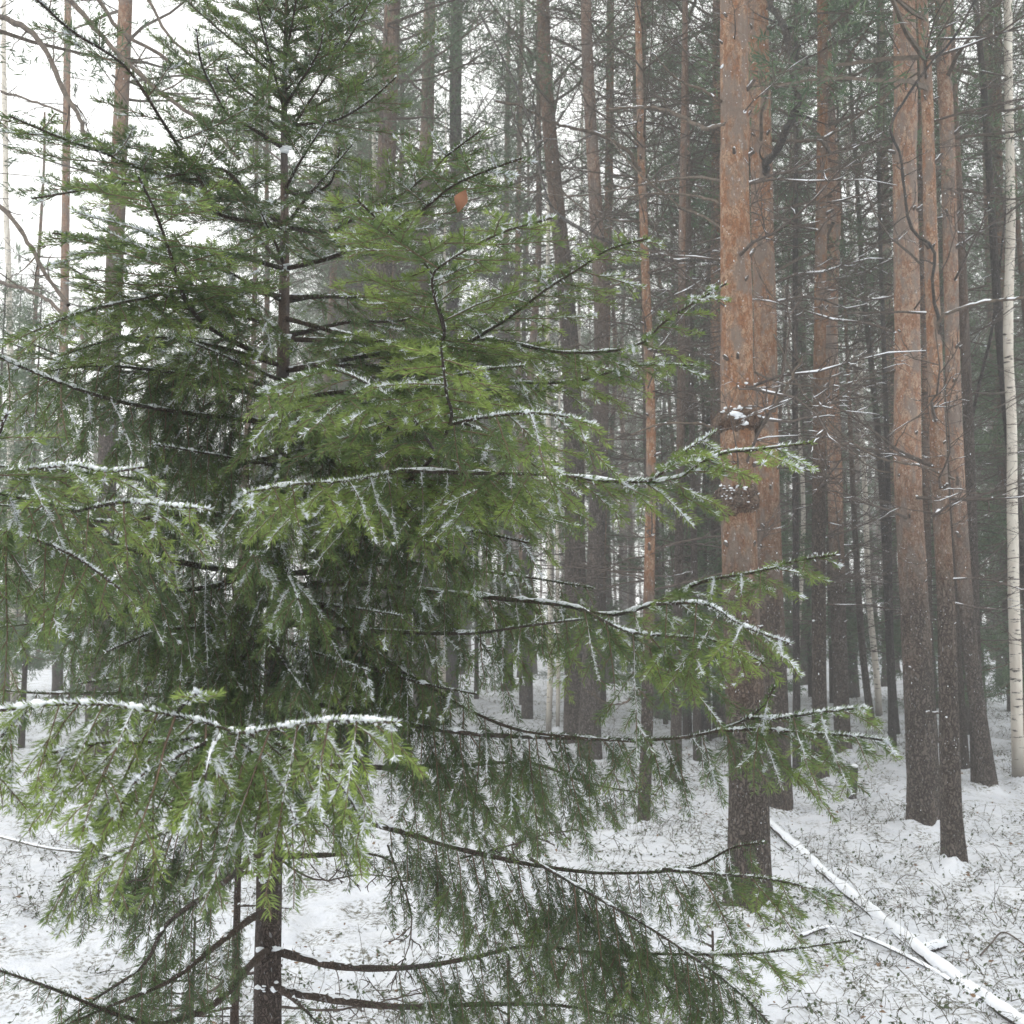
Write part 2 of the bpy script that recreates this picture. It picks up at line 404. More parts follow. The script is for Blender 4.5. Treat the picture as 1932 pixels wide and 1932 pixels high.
def path_to_height(pts, H, N=60):
    """extend a traced path straight on up to height H, resample densely"""
    pts = [np.asarray(p, float) for p in pts]; d = unit(pts[-1] - pts[max(0, len(pts) - 3)])
    d = unit(d * np.array([.6, .6, 1]))
    if pts[-1][2] < H: pts.append(pts[-1] + d * (H - pts[-1][2]) / d[2])
    d0 = unit(pts[1] - pts[0]); pts[0] = pts[0] - d0 * .12
    return resample(pts, N)[0]
def traced(base, ups, lean=0.):
    """base pixel on the ground, then (px,py) pixels up the stem, all at the base's distance (+lean per metre of height)"""
    G, d = ground_at(*base); pts = [G]
    for px, py in ups:
        o = np.array([0, 0, CAM_Z]); v = at(px, py, 1.) - o; t = G[1] / v[1]
        p = o + v * t; pts.append(p)
    return G, d, pts

def pine(label, base, ups, wb, wt, H=14, crown=None, orange=(1.0, 2.5), nb=14, bz=(1.5, 6), blen=(.5, 1.4), name='pine_tree',
         group='pines around the spruce', bm=M_pine, far=False, k=22, knots=10, mid=None, wob=.0, cat='tree', flare=.3):
    G, d, pts = traced(base, ups)
    P = path_to_height(pts, H, 90 if not far else 40)
    loc = G.copy(); P = P - loc
    ztop = pts[-1][2] - loc[2]
    hz = np.clip(P[:, 2] / ztop, 0, None)
    rb, rt = wb * d / F / 2, wt * d / F / 2
    R = np.where(hz < 1, rb + (rt - rb) * hz, rt * np.clip(1 - (P[:, 2] - ztop) / max(H - ztop, .1), .12, 1))
    if wob: P[1:-1, 0] += wob * (vnoise(P[1:-1, 2] * .7 + RS.rand() * 40, P[1:-1, 2] * 0, 8) - .5); P[1:-1, 1] += wob * (vnoise(P[1:-1, 2] * .7, P[1:-1, 2] * 0, 9) - .5)
    tint = np.clip((P[:, 2] - orange[0]) / (orange[1] - orange[0]), 0, 1)
    if bm is M_birch: tint = np.clip(P[:, 2] / .5, 0, 1)
    t = thing(name, loc, label, cat, group); DREF[tuple(np.round(loc, 4))] = d
    # a denser ring spacing near the eye for uneven bark
    link('trunk', trunk_bag(P, R, k, tint=tint, flare=flare).mesh('trunk', [bm]), t)
    if d < 14:
        ka, kr = 28, 9; aa = np.arange(ka) / ka * 6.2832; rr_ = np.linspace(.75, 1, kr)[None] * 0 + np.interp(np.linspace(0, 1, kr), [0, .35, 1], [R[0] * 1.0, R[0] * 1.9, R[0] * 1.9 + .26])[None]
        xs, ys = np.cos(aa)[:, None] * rr_, np.sin(aa)[:, None] * rr_; hh_ = (.03 + .035 * vnoise(np.cos(aa) * 2 + base[0], np.sin(aa) * 2, 19))[:, None] * np.exp(-(rr_ - R[0]) / .075)
        hh_ = hh_ - .03 * np.linspace(0, 1, kr)[None] ** 2 + .014 * (vnoise((xs + loc[0]) * 28, (ys + loc[1]) * 28, 22) - .5)
        Vb = np.stack([xs, ys, gz(xs + loc[0], ys + loc[1]) - loc[2] + hh_], -1).reshape(-1, 3); ii, jj = np.meshgrid(np.arange(ka), np.arange(kr - 1), indexing='ij'); i2_ = (ii + 1) % ka
        bb_ = Bag(); bb_.add(Vb, np.stack([ii * kr + jj, ii * kr + jj + 1, i2_ * kr + jj + 1, i2_ * kr + jj], -1).reshape(-1, 4)[:, ::-1]); link('snow_bank', bb_.mesh('snow_bank', [M_ground]), t)
    rs = np.random.RandomState(int(abs(base[0] * 13 + base[1])) % 9999)
    if crown is not None:
        c = link('crown', CROWNS[crown], t); top = P[-1]; c.location = (P[np.argmin(abs(P[:, 2] - 9)), 0], P[np.argmin(abs(P[:, 2] - 9)), 1], 0); c.rotation_euler.z = rs.uniform(0, 6.28)
    snowC, snowR = [], []
    for i in range(nb):
        z = rs.uniform(*bz); i0 = np.argmin(abs(P[:, 2] - z)); a = rs.uniform(0, 6.28)
        o = link('dead_branch', DEAD[rs.randint(12)], t); s = rs.uniform(*blen)
        o.location = P[i0] + np.array([math.cos(a), math.sin(a), 0]) * R[i0] * .7; o.rotation_euler = (rs.uniform(-.3, .3), rs.uniform(-.35, .15), a); o.scale = (s, s, s)
        snowC.append(np.array(o.location) + np.array([math.cos(a) * .02, math.sin(a) * .02, R[i0] * .12])); snowR.append(rs.uniform(.006, .014))
    if knots:
        for i in range(knots):
            z = rs.uniform(.8, ztop * 1.05); i0 = np.argmin(abs(P[:, 2] - z)); a = rs.uniform(3.4, 6.0)
            o = link('knot_stub', KNOTS[rs.randint(4)], t); o.location = P[i0] + np.array([math.cos(a), math.sin(a), 0]) * R[i0] * .88
            k_ = rs.uniform(.6, 1.15) * (1 if d < 9 else 1.3); o.scale = (k_ * rs.uniform(.7, 1.8), k_, k_); o.rotation_euler = (0, rs.uniform(-.7, .1), a)
        # flakes of snow caught on the bark
        nfl = 70 if d < 9 else 30
        for i in range(nfl):
            z = rs.uniform(.0, ztop * 1.02); i0 = np.argmin(abs(P[:, 2] - z)); a = rs.uniform(3.3, 6.1)
            dd = np.array([math.cos(a), math.sin(a), 0]); snowC.append(P[i0] + np.array([0, 0, z - P[i0][2]]) + dd * R[i0] * 1.0); snowR.append(rs.uniform(.001, .0030))
    if snowC:
        sr = np.array(snowR); Vt, q = blobs(np.array(snowC), np.stack([sr * 1.3, sr * 1.3, sr * .8], 1)); b = Bag(); b.add(Vt, q)
        tag(link('snow_clumps', b.mesh('snow_clumps', [M_snow]), t), kind='stuff')
    if mid is not None:
        o = link('dead_twigs', MID_DEAD[mid], t); tag(o, kind='stuff'); o.rotation_euler.z = rs.uniform(0, 6.28); o.location = (P[20, 0], P[20, 1], 0)
    return t, loc, d, P, R

def limb(t, loc, pix, depths, r0, r1, label=None, name='limb', m=None, subs=8, snow=.35, seed=1, subl=.35, rough=.12):
    """a traced limb: photo pixels + depths -> a tube with side twigs and snow, a part of tree t"""
    n = len(pix); dd = np.interp(np.linspace(0, 1, n), np.linspace(0, 1, len(depths)), depths)
    if tuple(np.round(loc, 4)) in DREF: P = np.array([at_y(x, y, loc[1] * d / DREF[tuple(np.round(loc, 4))]) for (x, y), d in zip(pix, dd)]) - loc
    else: P = np.array([at(x, y, d) for (x, y), d in zip(pix, dd)]) - loc
    P, L = resample(P, 30); rs = np.random.RandomState(seed)
    P[0] += unit(P[0] - P[1]) * .05; P[1:-1] += rs.normal(0, r0 * rough * 2, (28, 3))
    R = np.linspace(r0, r1, 30) * rs.uniform(.9, 1.12, 30)
    polys = []
    for i in range(subs):
        k = rs.randint(3, 29); T = unit(P[min(29, k + 1)] - P[k - 1]); d = unit(T * .6 + rs.normal(0, .6, 3))
        l_ = subl * rs.uniform(.3, 1.) * L * .4; q_ = [P[k]]
        for m_ in range(5): d = unit(d + rs.normal(0, .2, 3)); q_.append(q_[-1] + d * l_ / 5)
        polys.append((np.array(q_), np.linspace(max(r1 * .6, .002), .0012, 6)))
        for w in range(2):
            i3 = rs.randint(1, 5); d3 = unit(d + rs.normal(0, .7, 3)); e = [q_[i3]]
            for m_ in range(5): d3 = unit(d3 + rs.normal(0, .2, 3)); e.append(e[-1] + d3 * l_ * .08)
            polys.append((np.array(e), np.linspace(.0018, .001, 6)))
    b = Bag(); Vt, q = tubes(P[None], R[None], 8); b.add(Vt, q, .6)
    if polys: polys_bag(polys, 3, .6, b)
    o = link(name, b.mesh(name, [m or M_limb]), t)
    if label: o['label'] = label
    if snow > 0:
        s = snow_on([(P, R)], snow, rs, 1.0, .45); link('snow', s.mesh('snow', [M_snow]), o)
    return o

# ---- the pines one can tell apart (pixels of the 1932 px photograph)
near = pine('thick orange pine in front, with snow-capped swollen knots half way up', (1412, 1722), [(1412, 1500), (1400, 1200), (1393, 900), (1390, 640), (1385, 300), (1384, 0)], 76, 54,
            H=13, crown=0, orange=(.8, 2.9), nb=20, bz=(2.2, 5.6), blen=(.5, 1.3), knots=26, k=32)
T1, loc1, d1, P1, R1 = near
def burl(t, loc, px, py, d, w, h, name='burl', seed=0):
    """a swollen ring of bark round the trunk with snow on its upper side"""
    rs = np.random.RandomState(seed); c = at_y(px, py, loc[1]) - loc; n, k = 18, 30
    f = np.linspace(-1, 1, n); a = np.arange(k) / k * 6.28
    prof = w * (.60 + .55 * np.cos(f * np.pi / 2) ** .8)
    rr = prof[:, None] * (1 + .16 * (vnoise(a[None] * 2 + seed * 9, f[:, None] * 2.2 + 4, 7) * 2 - 1) + .16 * (vnoise(a[None] * 5, f[:, None] * 7, 8) * 2 - 1))
    V = np.stack([c[0] + rr * np.cos(a)[None], c[1] + rr * np.sin(a)[None], c[2] + f[:, None] * h + 0 * rr], -1).reshape(-1, 3)
    i, j = np.meshgrid(np.arange(n - 1), np.arange(k), indexing='ij'); j2 = (j + 1) % k
    q = np.stack([i * k + j, i * k + j2, (i + 1) * k + j2, (i + 1) * k + j], -1).reshape(-1, 4)
    b = Bag(); b.add(V, q, .30); o = link(name, b.mesh(name, [M_pine]), t)
    C, Rb = [], []
    for m in range(46):
        aa = rs.normal(4.5, .75); hh = np.clip(rs.normal(.45, .3), -.6, .85)
        wr_ = w * (.60 + .55 * math.cos(hh * math.pi / 2) ** .8) * .97; C.append(c + np.array([math.cos(aa) * wr_, math.sin(aa) * wr_, hh * h])); Rb.append(rs.uniform(.003, .006) + .016 * rs.rand() ** 5)
    if seed == 1:
        C += [c + np.array([-.03, -w * .95, .02]), c + np.array([.015, -w * 1.0, -.03]), c + np.array([.05, -w * .85, .03])]; Rb += [.030, .022, .018]
    Rb = np.array(Rb); Vs, qs = blobs(np.array(C), np.stack([Rb * 1.5, Rb, Rb * .65], 1), .3); b = Bag(); b.add(Vs, qs)
    tag(link('snow', b.mesh('snow', [M_snow]), o), kind='stuff')
    return o
burl(T1, loc1, 1392, 795, d1 * 1.0, .104, .085, seed=1); burl(T1, loc1, 1391, 945, d1, .102, .11, seed=2)
twin = pine('thick orange pine directly behind the knotty front pine', (1471, 1528), [(1458, 1200), (1447, 900), (1444, 640), (1436, 300), (1429, 0)], 48, 42,
            H=14, crown=1, orange=(.9, 3.3), nb=18, bz=(2, 8), blen=(.5, 1.5), knots=26, k=28)
T2, loc2, d2, P2, R2 = twin
pr = pine('tall orange pine with a dark flared foot, right of the twin pines', (1746, 1562), [(1728, 1200), (1713, 900), (1712, 640), (1707, 300), (1706, 0)], 56, 43, H=14, crown=3, orange=(1.0, 3.2), nb=18, bz=(2, 7), knots=20, k=28)
pq = pine('orange-brown pine standing nearest the right-hand snowy log', (1805, 1632), [(1787, 1200), (1772, 900), (1763, 640), (1750, 300), (1741, 0)], 38, 21, H=13, crown=2, orange=(1.2, 3.4), nb=16, bz=(1.6, 5.5), knots=14, wob=.05)
pine('slim orange pine leaning left, beside the white birch', (1866, 1487), [(1828, 1200), (1806, 900), (1796, 640), (1790, 350), (1777, 0)], 28, 28, H=14, crown=4, orange=(1.1, 3.2), nb=16, bz=(2, 8), knots=12, k=18)
pine('dark straight pine left of its reddish neighbour', (1547, 1471), [(1545, 1200), (1545, 900), (1547, 640), (1552, 0)], 28, 20, H=14, crown=2, orange=(2.4, 4.4), nb=16, bz=(1.5, 7), knots=8, k=18, mid=0)
pine('reddish pine with gently bowed upper trunk, between dark pine and thin birch', (1591, 1424), [(1583, 1200), (1575, 900), (1567, 640), (1572, 380), (1556, 120), (1553, 0)], 29, 27, H=15, crown=5, orange=(1.7, 3.2), nb=16, bz=(2, 8), knots=12, k=18)
pine('greyish pine half hidden behind the tall orange pine', (1676, 1292), [(1680, 1000), (1676, 640), (1668, 350), (1661, 0)], 25, 15, H=17, crown=4, orange=(2.5, 4), nb=14, bz=(2, 9), blen=(.8, 1.8), knots=6, k=16, mid=1)
pine('thin leaning dark pine near the thin birch foot', (1645, 1370), [(1625, 1200), (1608, 900), (1600, 700)], 14, 8, H=12, crown=2, orange=(3, 5), nb=10, bz=(1.5, 7), knots=0, k=12, mid=2)
pine('grey-brown pine behind the leaning right-hand birch', (1893, 1292), [(1890, 1000), (1878, 640), (1868, 200), (1862, 0)], 25, 18, H=17, crown=0, orange=(3, 5), nb=14, bz=(2, 10), blen=(.8, 1.9), knots=5, k=16, mid=3)
pine('narrow pine between the two tall right-hand pines', (1762, 1410), [(1753, 1200), (1748, 900), (1745, 640), (1736, 300), (1730, 0)], 15, 12, H=14, crown=2, orange=(2, 4), nb=12, bz=(2, 9), knots=5, k=14, mid=0)
pa = pine('broad grey-footed pine behind the left side of the spruce', (183, 1447), [(185, 1250), (203, 850), (214, 560), (228, 220), (237, 0)], 42, 27, H=14, crown=1, orange=(3.6, 8), nb=10, bz=(4.5, 9), knots=12, k=26)
pine('slender smooth orange pine, leftmost stem seen against the sky', (108, 1330), [(112, 1000), (119, 700), (124, 400), (128, 0)], 20, 13, H=16, crown=None, orange=(.8, 2.5), nb=8, bz=(5, 12), knots=6, k=18)
pine('dark grey-black pine with rising side limbs, top centre', (852, 1332), [(851, 1000), (852, 640), (862, 400), (859, 200), (862, 0)], 25, 24, H=17, crown=3, orange=(12, 15), nb=22, bz=(3, 11), blen=(1., 2.4), knots=4, bm=M_dark, k=18, mid=1)
pine('pale reddish pine behind the right of the spruce tip', (722, 1345), [(730, 900), (735, 600), (740, 300), (750, 0)], 17, 13, H=16, crown=0, orange=(2.5, 4), nb=14, bz=(3, 11), blen=(.8, 1.8), knots=5, k=16, mid=2)
pj = pine('reddish pine seen through the tangle left of the twin pines', (1133, 1345), [(1135, 1000), (1141, 700), (1148, 400), (1152, 0)], 20, 15, H=16, crown=5, orange=(1.5, 3), nb=24, bz=(2, 9), blen=(.8, 2.0), knots=6, k=18, mid=3)
pk = pine('slim straight brown pine in the open snow left of the front pine', (1214, 1553), [(1220, 1390), (1225, 1100), (1228, 800), (1219, 550), (1211, 330), (1206, 120)], 24, 14, H=9, crown=None, orange=(1.0, 2.2), nb=24, bz=(1.6, 6), blen=(.5, 1.3), knots=10, k=18, mid=0)
pine('thin reddish pine behind the long right-hand spruce boughs', (986, 1330), [(984, 1000), (978, 700), (977, 450), (985, 0)], 13, 9, H=15, crown=4, orange=(1.5, 3), nb=16, bz=(2, 9), blen=(.8, 1.8), knots=0, k=14, mid=1)
pine('black-footed pine just left of the knotty front pine', (1358, 1400), [(1357, 1200), (1352, 900), (1350, 600), (1352, 0)], 27, 15, H=14, crown=2, orange=(3, 5), nb=12, bz=(2, 8), knots=3, k=16, mid=2)
for bx, by, w, lab in ((1297, 1392, 9, 'very thin mossy stem, left of three left of the front pine'), (1311, 1384, 7, 'very thin dark stem, middle of three left of the front pine'), (1331, 1384, 9, 'very thin grey stem, right of three left of the front pine')):
    pine(lab, (bx, by), [(bx + 2, 1100), (bx - 4, 800), (bx + 3, 500)], w, w * .55, H=7.5, orange=(9, 11), nb=8, bz=(1, 6), blen=(.4, 1.), knots=0, bm=M_dark, k=10, name='young_tree', flare=.1, wob=.08)
pine('dark grey pine foot seen through the spruce, left of a pale birch', (700, 1312), [(697, 1000), (695, 700), (700, 300)], 19, 12, H=15, crown=4, orange=(4, 6), nb=10, bz=(2, 9), knots=0, k=14, mid=3)
pine('slender dark leaning sapling crossing the slim pine at right', (1806, 1440), [(1805, 1250), (1809, 1080), (1818, 930), (1832, 800), (1853, 700), (1880, 560)], 9, 5, H=8, orange=(9, 11), nb=9, bz=(2, 5.5), blen=(.4, 1.), knots=0, bm=M_dark, k=10, name='young_tree', flare=.1)
# birches
BG_ = 'birches among the pines'
for lab, base, ups, w, wt, H in (
        ('thick white birch at the right edge with black marks', (1925, 1475), [(1921, 1293), (1915, 1146), (1912, 980), (1908, 810), (1901, 640), (1906, 440), (1908, 240), (1903, 0)], 22, 15, 13),
        ('thin pale crooked birch between the reddish pine and greyish pine', (1660, 1352), [(1657, 1293), (1640, 1113), (1630, 876), (1620, 639), (1610, 480), (1600, 340), (1594, 100)], 12, 6, 12),
        ('pale yellowish birch with a thinner one close beside it', (1037, 1388), [(1037, 1200), (1036, 900), (1033, 600), (1034, 300), (1029, 0)], 11, 6, 12),
        ('thinner pale birch close beside another birch', (1052, 1380), [(1053, 1200), (1050, 1000), (1056, 800)], 8, 4, 8),
        ('cream birch stem seen low behind the spruce trunk side', (717, 1352), [(716, 1200), (712, 900), (708, 500), (705, 0)], 12, 7, 13),
        ('cream birch stem left of the dark grey-black pine', (834, 1368), [(836, 1200), (840, 900), (838, 600)], 12, 6, 10),
        ('whitish birch seen against the bright sky at the left edge', (28, 1330), [(22, 1000), (14, 500), (6, 0)], 14, 9, 14)):
    pine(lab, base, ups, w, wt, H=H, orange=(9, 10), nb=6, bz=(3, 8), knots=0, bm=M_birch, k=16, name='birch_tree', group=BG_, flare=.12, wob=.04)

# ---- traced limbs
limb(T2, loc2, [(1446, 325), (1444, 311), (1461, 291), (1488, 237), (1505, 190), (1498, 135), (1481, 58), (1450, 5), (1435, -30)], [d2 * .97, d2 * .8, d2 * .9], .030, .022, 'thick dark limb curving up and back over the twin pines', m=M_dark, subs=5, seed=2, snow=.25)
limb(T2, loc2, [(1470, 326), (1560, 322), (1600, 316), (1640, 303)], [d2, d2 * .9], .013, .008, seed=3, subs=9)
limb(T2, loc2, [(1462, 265), (1540, 263), (1600, 235), (1690, 165), (1760, 120)], [d2, d2 * .85], .014, .006, seed=4, subs=12)
limb(T2, loc2, [(1436, 255), (1440, 200), (1470, 110), (1478, 80)], [d2 * .97, d2 * .88], .014, .007, seed=5, subs=4)
limb(T1, loc1, [(1362, 192), (1322, 169), (1278, 149), (1230, 100)], [d1, d1 * .9], .009, .004, seed=6, subs=8)
limb(T1, loc1, [(1362, 236), (1330, 243), (1293, 223), (1231, 203), (1150, 206)], [d1, d1 * 1.15], .014, .008, 'snow-covered limb reaching left from the front pine', seed=7, subs=6, snow=.95)
limb(T1, loc1, [(1362, 384), (1310, 370), (1240, 365), (1180, 372)], [d1, d1 * 1.1], .009, .004, seed=8, subs=9)
limb(T1, loc1, [(1364, 430), (1320, 405), (1278, 385), (1200, 320), (1150, 260)], [d1, d1 * 1.15], .009, .004, seed=9, subs=12)
limb(T1, loc1, [(1362, 340), (1300, 335), (1200, 350), (1090, 370), (960, 358)], [d1, d1 * 1.3], .009, .004, seed=10, subs=14)
limb(T1, loc1, [(1364, 500), (1320, 488), (1250, 490), (1130, 450), (1089, 427), (1045, 396), (1022, 339), (1011, 271), (978, 169), (944, 102), (903, 20)], [d1, d1 * 1.35], .010, .007, 'long dark limb arching up through the tangle', m=M_dark, seed=11, subs=14)
T4, loc4, d4 = pk[:3]
limb(T4, loc4, [(1212, 330), (1181, 284), (1130, 254), (1045, 233), (988, 203), (934, 190)], [d4, d4 * .93], .016, .009, 'crooked brown limb reaching left from the slim pine', seed=12, subs=16, snow=.3)
for s, (pp) in enumerate(([(1218, 700), (1160, 690), (1080, 640)], [(1220, 600), (1300, 560), (1345, 500)], [(1216, 520), (1120, 545), (1020, 520)], [(1214, 420), (1110, 400), (1000, 300)], [(1226, 1250), (1300, 1290), (1350, 1280)], [(1222, 1300), (1160, 1330), (1100, 1300)])):
    limb(T4, loc4, pp, [d4, d4 * 1.0], .009, .004, seed=30 + s, subs=16, subl=.6)
T5, loc5, d5 = pq[:3]
limb(T5, loc5, [(1774, 640), (1772, 606), (1800, 585), (1860, 570), (1932, 562), (1990, 560)], [d5, d5 * .95], .012, .008, 'snow-lined limb reaching to the right edge', seed=13, subs=4, snow=.9)
limb(T5, loc5, [(1773, 640), (1770, 600), (1759, 542), (1762, 471), (1722, 437), (1708, 372), (1698, 288), (1681, 237), (1745, 135), (1800, 70), (1840, 0)], [d5, d5 * .9], .011, .007, 'crooked dark limb climbing across the orange pines', m=M_dark, seed=14, subs=12)
limb(T5, loc5, [(1790, 900), (1740, 880), (1650, 860), (1570, 800), (1530, 720)], [d5, d5 * .95], .008, .004, seed=15, subs=8)
limb(T2, loc2, [(1420, 700), (1468, 720), (1559, 730), (1620, 718), (1684, 700), (1735, 669)], [d2 * .97, d2 * .9], .009, .004, seed=16, subs=12)
limb(T2, loc2, [(1465, 640), (1510, 733), (1549, 783), (1583, 825), (1650, 886), (1735, 890)], [d2 * .98, d2 * .92], .009, .004, seed=17, subs=10)
limb(T1, loc1, [(1420, 830), (1445, 790), (1480, 740), (1515, 670)], [d1, d1 * .95], .014, .006, seed=18, subs=8, snow=.6)
limb(T1, loc1, [(1364, 815), (1320, 800), (1250, 800), (1190, 820)], [d1, d1 * .95], .009, .004, seed=19, subs=8, snow=.3)
# a pine just outside the left edge: its limbs hang into the picture
Go = at(-150, 966, 6.2); Go[2] = float(gz(Go[0], Go[1]))
to = thing('pine_tree', Go, 'pine just beyond the left edge whose bare curved limbs hang into view', 'tree', 'pines around the spruce')
Po = np.stack([np.linspace(0, .3, 50), np.linspace(0, -.2, 50), np.linspace(-.1, 12, 50)], 1)
link('trunk', trunk_bag(Po, np.linspace(.12, .03, 50), 20, tint=np.clip(Po[:, 2] / 3, 0, 1)).mesh('trunk', [M_pine]), to)
link('crown', CROWNS[2], to)
for s, (pp, dd, r0, r1, sn) in enumerate((
        ([(-140, -40), (-60, 10), (0, 32), (51, 54), (88, 98), (115, 162), (135, 196), (152, 230), (165, 255)], [6.1, 5.0], .026, .013, .1),
        ([(-130, -420), (20, -130), (132, 0), (190, 64), (223, 101), (298, 169), (393, 237), (450, 300)], [6.1, 5.2], .027, .012, .1),
        ([(-120, -430), (80, -160), (186, 0), (213, 44), (250, 75), (295, 98), (366, 142), (474, 160)], [6.0, 5.6], .022, .010, .1),
        ([(-110, -460), (160, -180), (278, 0), (311, 58), (339, 88), (369, 102)], [6.0, 5.4], .018, .009, .1),
        ([(-140, 330), (-40, 370), (0, 389), (47, 447), (85, 515), (129, 576)], [6.1, 5.2], .020, .012, .1),
        ([(-140, 520), (-30, 530), (10, 535), (68, 555), (115, 589), (169, 654)], [6.1, 4.8], .017, .010, .1),
        ([(-140, 130), (-40, 160), (0, 172), (60, 190), (125, 215)], [6.1, 5.2], .012, .006, .1))):
    limb(to, Go, pp, dd, r0 * .75, r1 * .8, seed=50 + s, subs=9, subl=.5, snow=sn)

# ------------------------------------------------------------------ filler forest: trees far back that nothing tells apart
FT = []
for v in range(5):
    N = 30; z = np.linspace(-.15, 13.5, N); r = np.interp(z, [0, 2, 13.5], [.115, .095, .03])
    P = np.stack([.25 * (vnoise(z * .25 + v * 7, z * 0, 11) - .5), .25 * (vnoise(z * .25 + v * 9, z * 0, 12) - .5), z], 1)
    FT.append(trunk_bag(P, r * (.8 + .12 * v), 10, tint=np.clip((z - 2 - v * .6) / 3, 0, 1) * .62).mesh('trunk', [M_pine if v != 3 else M_dark]))
rsf = np.random.RandomState(21)
placed = [ground_at(b, y)[0][:2] for b, y in ((1412, 1722), (1471, 1528), (1746, 1562), (1805, 1632))]
cnt = 0; tries = 0
while cnt < 125 and tries < 6000:
    tries += 1
    d = 11 + 36 * rsf.rand() ** .75; a = math.radians(rsf.uniform(-33, 33)); x, y = d * math.sin(a), d * math.cos(a)
    left = a < math.radians(-12)
    if left and rsf.rand() < .5: continue
    if min([math.hypot(x - p[0], y - p[1]) for p in placed]) < 1.0: continue
    px_ = 966 + F * x / y
    if (1588 < px_ < 1672 or 1022 < px_ < 1060 or 1690 < px_ < 1735) and d < 19: continue
    placed.append((x, y)); cnt += 1
    t = thing('pine_tree', (x, y, float(gz(x, y))), 'slender pine standing far back in the snowy haze', 'tree', 'pines far back in the haze')
    t.rotation_euler = (rsf.normal(0, .018), rsf.normal(0, .018), rsf.uniform(0, 6.28)); s = rsf.uniform(.8, 1.15) * (.78 if left else 1); t.scale = (s, s, s)
    link('trunk', FT[rsf.randint(5)], t)
    if rsf.rand() < (.6 if left else .95 if a < math.radians(9) else .65): link('crown', CROWNS[rsf.randint(6)], t)
    if not left or rsf.rand() < .6: tag(link('dead_branches', FAR_DEAD[rsf.randint(5)], t), kind='stuff')

nn_ = 0
while nn_ < 24:
    d = rsf.uniform(9, 19); a = math.radians(rsf.uniform(8, 30)); x, y = d * math.sin(a), d * math.cos(a)
    px_ = 966 + F * x / y
    if min([math.hypot(x - p[0], y - p[1]) for p in placed]) < .55 or 1585 < px_ < 1672 or 1695 < px_ < 1735 or 1020 < px_ < 1060: continue
    placed.append((x, y)); nn_ += 1
    t = thing('pine_tree', (x, y, float(gz(x, y))), 'slim brown pine crowded among others in the middle distance', 'tree', 'slim pines crowded in the middle distance')
    t.rotation_euler = (rsf.normal(0, .025), rsf.normal(0, .03), rsf.uniform(0, 6.28)); s = rsf.uniform(.8, 1.05); w_ = rsf.uniform(.3, .62); t.scale = (s, s, s)
    tk = link('trunk', FT[rsf.randint(5)], t); tk.scale = (w_, w_, 1)
    if rsf.rand() < .15: link('crown', CROWNS[rsf.randint(6)], t)
    tag(link('dead_branches', FAR_DEAD[rsf.randint(5)], t), kind='stuff')
for lab, px, d, w_ in (('very thin white birch far back beside the reddish pine', 1508, 15, .34), ('thin grey-white birch far behind the tall orange pine', 1738, 17, .38), ('thin white birch far back left of the slim brown pine', 1098, 18, .4), ('pale birch deep in the forest behind the spruce tip', 610, 19, .42)):
    z = np.linspace(-.15, 13, 30); P = np.stack([.3 * (vnoise(z * .3 + px, z * 0, 18) - .5), z * 0, z], 1); p = at(px, 966, d); g_ = np.array([p[0], p[1], float(gz(p[0], p[1]))])
    t = thing('birch_tree', g_, lab, 'tree', BG_); link('trunk', trunk_bag(P, np.linspace(.12, .03, 30) * w_, 9, tint=np.clip(z / .5, 0, 1)).mesh('trunk', [M_birch]), t)
# farther still: one mass of trunks and crowns
b = Bag(); n = 230
aa = np.radians(rsf.uniform(-36, 36, n)); dd = rsf.uniform(46, 95, n)
keep = (aa > np.radians(-13)) | (rsf.rand(n) < .35); aa, dd = aa[keep], dd[keep]; n = len(aa)
X, Y = dd * np.sin(aa), dd * np.cos(aa); z = np.linspace(-.2, 15, 5)
P = np.stack([X[:, None] + rsf.normal(0, .12, (n, 5)), Y[:, None] + 0 * z, gz(X, Y)[:, None] + z[None]], -1)
Vt, q = tubes(P, np.linspace(.13, .04, 5)[None] * rsf.uniform(.7, 1.4, (n, 1)), 5); b.add(Vt, q, .4, 0)
C, D = [], []
for i in range(n):
    m = 60; hh = rsf.uniform(5.5, 18, m); rr = 1.7 * np.sqrt(rsf.rand(m)); an = rsf.uniform(0, 6.28, m)
    C.append(np.stack([X[i] + rr * np.cos(an), Y[i] + rr * np.sin(an), hh], 1)); D.append(np.stack([np.cos(an), np.sin(an), an * 0 + .3], 1))
Vt, q, a = tufts(np.vstack(C), unit(np.vstack(D)), rsf, nn=5, L=.6, w=.07); b.add(Vt, q, a, 1)
tag(link('far_forest', b.mesh('far_forest', [M_pine, M_pineneedle], smooth=False)), 'distant mass of pines fading into the falling snow', 'forest', kind='stuff')

